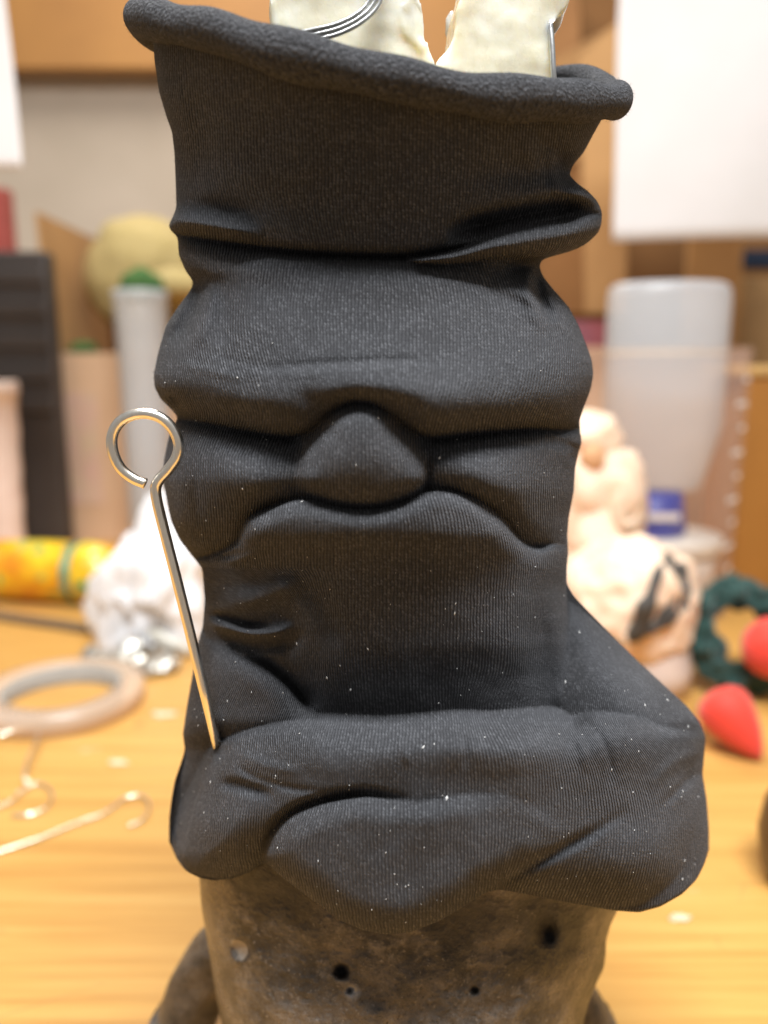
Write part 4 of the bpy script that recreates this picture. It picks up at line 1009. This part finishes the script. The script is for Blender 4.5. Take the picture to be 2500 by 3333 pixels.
# white lidded tub inside the beaker, the bottle stands on it
tz = P(2180, 1735, yk).z
tub = thing('lidded_tub', 'white lidded tub inside the clear beaker under the bottle', 'tub', (kx + 0.012, yk, 0.0065))
tr_ = kr * 0.70
t1 = link('body', lathe_mesh([(tr_ * 0.85, 0.0065), (tr_ * 0.95, tz - 0.016)], 48), simple('tub_plastic', (0.78, 0.70, 0.62), None, 0.4)); t1.location = (kx + 0.012, yk, 0)
t2 = link('lid', lathe_mesh([(tr_, tz - 0.0155), (tr_ * 1.02, tz - 0.012), (tr_ * 1.02, tz - 0.002), (tr_, tz)], 48), simple('lid_plastic', (0.85, 0.83, 0.76), None, 0.35)); t2.location = (kx + 0.012, yk, 0)
adopt(tub, t1, t2)
bz0 = P(2165, 1592, yk).z; bz1 = P(2165, 922, yk).z
bxm = P(2165, 1200, yk).x; br = (P(2362, 1200, yk).x - P(1970, 1200, yk).x) / 2
bo = thing('bottle', 'frosted white plastic bottle standing upside down in the beaker', 'bottle', (bxm, yk, tz))
hh = bz1 - bz0
def rounded(prof, off): return [(r_, z_ + off) for r_, z_ in prof]
b1 = link('body', lathe_mesh([(br * 0.62, bz0), (br * 0.72, bz0 + hh * 0.03), (br * 0.82, bz0 + hh * 0.12), (br * 0.93, bz0 + hh * 0.24), (br, bz0 + hh * 0.32), (br, bz0 + hh * 0.93), (br * 0.97, bz0 + hh * 0.975), (br * 0.88, bz0 + hh * 0.997), (br * 0.7, bz0 + hh)], 56), M_FROST); b1.location = (bxm, yk, 0); b1.scale = (1, 0.62, 1)
M_BLUE = simple('blue_cap', (0.03, 0.055, 0.36), (0.025, 0.045, 0.30), 0.4)
b2 = link('cap', lathe_mesh([(br * 0.52, tz + 0.0006), (br * 0.56, tz + 0.004), (br * 0.46, bz0 - 0.001), (br * 0.38, bz0 - 0.0005)], 40), M_BLUE); b2.location = (bxm - 0.004, yk, 0)
b3 = link('level_line', lathe_mesh([(br * 1.003, bz0 + hh * 0.66), (br * 1.006, bz0 + hh * 0.665), (br * 1.006, bz0 + hh * 0.675), (br * 1.003, bz0 + hh * 0.68)], 56, False), simple('tan_line', (0.62, 0.55, 0.47), None, 0.5)); b3.location = (bxm, yk, 0); b3.scale = (1, 0.62, 1)
zc = (tz + bz0) / 2
b4 = link('cap_print', box_mesh(bxm - 0.022, bxm + 0.012, yk - br * 0.56 - 0.0012, yk - br * 0.56 - 0.0004, zc - 0.004, zc + 0.004), M_MARK, smooth=False)
adopt(bo, b1, b2, b3, b4)
# --- right: peach clay doll pieces in front of the beaker
M_PEACH = simple('peach_clay', (0.82, 0.62, 0.46), (0.76, 0.54, 0.38), 0.6, 26, 0.0015, Subsurface_Weight=0.15)
M_INK = simple('black_hair', (0.035, 0.032, 0.028), (0.08, 0.07, 0.06), 0.7)
qd = T(2040, 2235)
yd = qd.y
hd = thing('clay_doll', 'peach clay head with dark strands lying at the right', 'clay head', (P(2060, 1950, yd).x, yd, 0))
rx = (P(2262, 1950, yd).x - P(1820, 1950, yd).x) / 2; rz = (P(2060, 1765, yd).z - P(2060, 2165, yd).z) / 2
zc = P(2060, 1965, yd).z
h1 = link('skull', blob_mesh((rx, 0.045, rz), 0.2, 1.8, 5, 71), M_PEACH); h1.location = (P(2042, 1965, yd).x, yd, zc)
h2 = link('neck', lathe_mesh([(rx * 0.62, 0.0), (rx * 0.60, zc * 0.3), (rx * 0.5, zc * 0.7), (rx * 0.45, zc)], 36), simple('grey_film', (0.52, 0.44, 0.40), (0.66, 0.54, 0.46), 0.35, 30)); h2.location = (P(2110, 2200, yd).x, yd, 0)
adopt(hd, h1, h2)
for st_ in ([(1950, 2100), (2020, 2095), (2070, 2050), (2085, 1985), (2110, 1940)], [(2215, 1830), (2228, 1900), (2222, 1960), (2240, 1990)], [(2085, 2060), (2150, 2030), (2200, 1990), (2225, 1950)], [(2010, 2120), (2050, 2160), (2095, 2200)], [(2150, 1840), (2128, 1910), (2108, 1980), (2092, 2050), (2040, 2100)], [(2170, 1800), (2190, 1880), (2185, 1960), (2140, 2030)]):
    pts = []
    for a_, b2 in st_:
        pw = P(a_, b2, yd); dx = (pw.x - h1.location.x) / rx; dz = (pw.z - zc) / rz
        dd = math.sqrt(max(0.12, 1 - min(1, dx * dx + dz * dz))) * 0.045 * 1.13
        pts.append(tuple(P(a_, b2, yd - dd)))
    n = len(pts) * 6 - 5
    pp = catmull(np.array(pts), 6)
    adopt(hd, link('dark_strand', tube_mesh(pp, 0.0030 * (0.6 + np.sin(np.linspace(0.35, 2.9, len(pp))) + 0.3 * np.sin(np.linspace(0, 17, len(pp)))), 10), M_INK))
qb = 0.52
ub = thing('clay_bust', 'pale peach clay bust with an ear, behind the strand-covered head', 'clay bust', (P(1950, 1600, qb).x, qb, 0))
s1 = link('torso', blob_mesh((0.052, 0.04, 0.062), 0.24, 1.9, 4, 81), M_PEACH); s1.location = P(1915, 1630, qb)
s2_ = link('crown', blob_mesh((0.032, 0.03, 0.024), 0.12, 1.7, 4, 82), M_PEACH); s2_.location = P(1905, 1425, qb)
er = P(2040, 1650, qb - 0.032)
th = np.linspace(0, 2 * np.pi, 40, endpoint=False)
ear = link('ear', tube_mesh(np.stack([er.x + 0.0105 * np.cos(th), er.y + 0.004 * np.cos(th), er.z + 0.0165 * np.sin(th)], 1), 0.0055, 14, True), M_PEACH)
eh = link('ear_hollow', blob_mesh((0.0085, 0.004, 0.014), 0.1, 2, 3, 83), simple('rust_clay', (0.42, 0.16, 0.04), None, 0.7)); eh.location = er + Vector((0, 0.004, 0))
ns_ = link('base', lathe_mesh([(0.045, 0.0), (0.044, P(1915, 1700, qb).z * 0.5), (0.038, P(1915, 1640, qb).z)], 36), M_PEACH); ns_.location = (P(1920, 1700, qb).x, qb, 0)
fold_ = link('fold_shade', blob_mesh((0.011, 0.006, 0.012), 0.1, 2, 3, 84), simple('fold_shade_clay', (0.66, 0.36, 0.18), None, 0.7)); fold_.location = P(1930, 1490, qb - 0.034)  # shade of a fold in the clay, painted as an orange lump
adopt(ub, s1, s2_, ear, eh, ns_, fold_)
# --- right: green scrunchie, red felt shapes
qs = T(2400, 2270); ys = qs.y + 0.02
cs = P(2408, 2095, ys); Rs = (cs.x - P(2275, 2095, ys).x)
th = np.linspace(0, 2 * np.pi, 220, endpoint=False)
ring = np.stack([cs.x + Rs * np.cos(th), cs.y + Rs * 0.45 * np.sin(th), cs.z + Rs * 0.98 * np.sin(th)], 1)
ring[:, 0] += 0.002 * np.sin(th * 9 + 1); ring[:, 2] += 0.0016 * np.sin(th * 11)
rsc = 0.0105 * (1 + 0.16 * np.sin(th * 13) + 0.1 * np.sin(th * 7 + 2))
low = ring[:, 2].min() - rsc.max()
ring[:, 2] -= max(0, low) if low > 0 else low
scr = link('scrunchie', tube_mesh(ring, rsc, 32, True, wob=lambda t, a: 1 + 0.22 * np.sin(a * 4 + t * 40) + 0.12 * np.sin(a * 7 - t * 70)), simple('bottle_green_velvet', (0.004, 0.032, 0.026), (0.008, 0.05, 0.04), 0.8, 90, 0.002, Sheen_Weight=0.25))
tag(scr, 'dark green ruffled scrunchie leaning at the right edge', 'scrunchie')
M_RED = simple('red_felt', (0.72, 0.045, 0.022), (0.60, 0.03, 0.016), 0.7, 50, 0.0006, Sheen_Weight=0.3)
y1 = ys - 0.035
r1 = link('red_ball', blob_mesh((0.022, 0.02, 0.0235), 0.05, 1.5, 4, 91), M_RED); r1.location = P(2512, 2110, y1); tag(r1, 'round red felt ball resting on the scrunchie at right edge', 'felt ball')
q2 = T(2470, 2470); 
def tear(c): 
    k = 1.0 if c.x < 0 else 1.0
    return Vector((c.x, c.y, c.z))
r2 = link('red_cone', lathe_mesh([(0.0005, 0.0), (0.006, 0.006), (0.0115, 0.015), (0.0165, 0.027), (0.0185, 0.036), (0.0172, 0.043), (0.012, 0.048), (0.004, 0.0505), (0.0005, 0.051)], 40), M_RED)
r2.rotation_euler = (math.radians(-38), math.radians(-34), 0); q2 = T(2478, 2488); r2.location = (q2.x, q2.y, 0.004)
tag(r2, 'red felt teardrop lying on the table under the scrunchie', 'felt shape')
dq = T(2560, 2880)
db = link('dark_pot', lathe_mesh([(0.022, 0.0004), (0.026, 0.01), (0.028, 0.025), (0.026, 0.04), (0.022, 0.048), (0.018, 0.05), (0.015, 0.042)], 40), simple('dark_brown_glaze', (0.09, 0.045, 0.02), (0.06, 0.03, 0.015), 0.35)); db.location = (P(2480, 2750, dq.y).x + 0.0285, dq.y, 0); tag(db, 'dark brown round pot cut off by the right edge', 'pot')
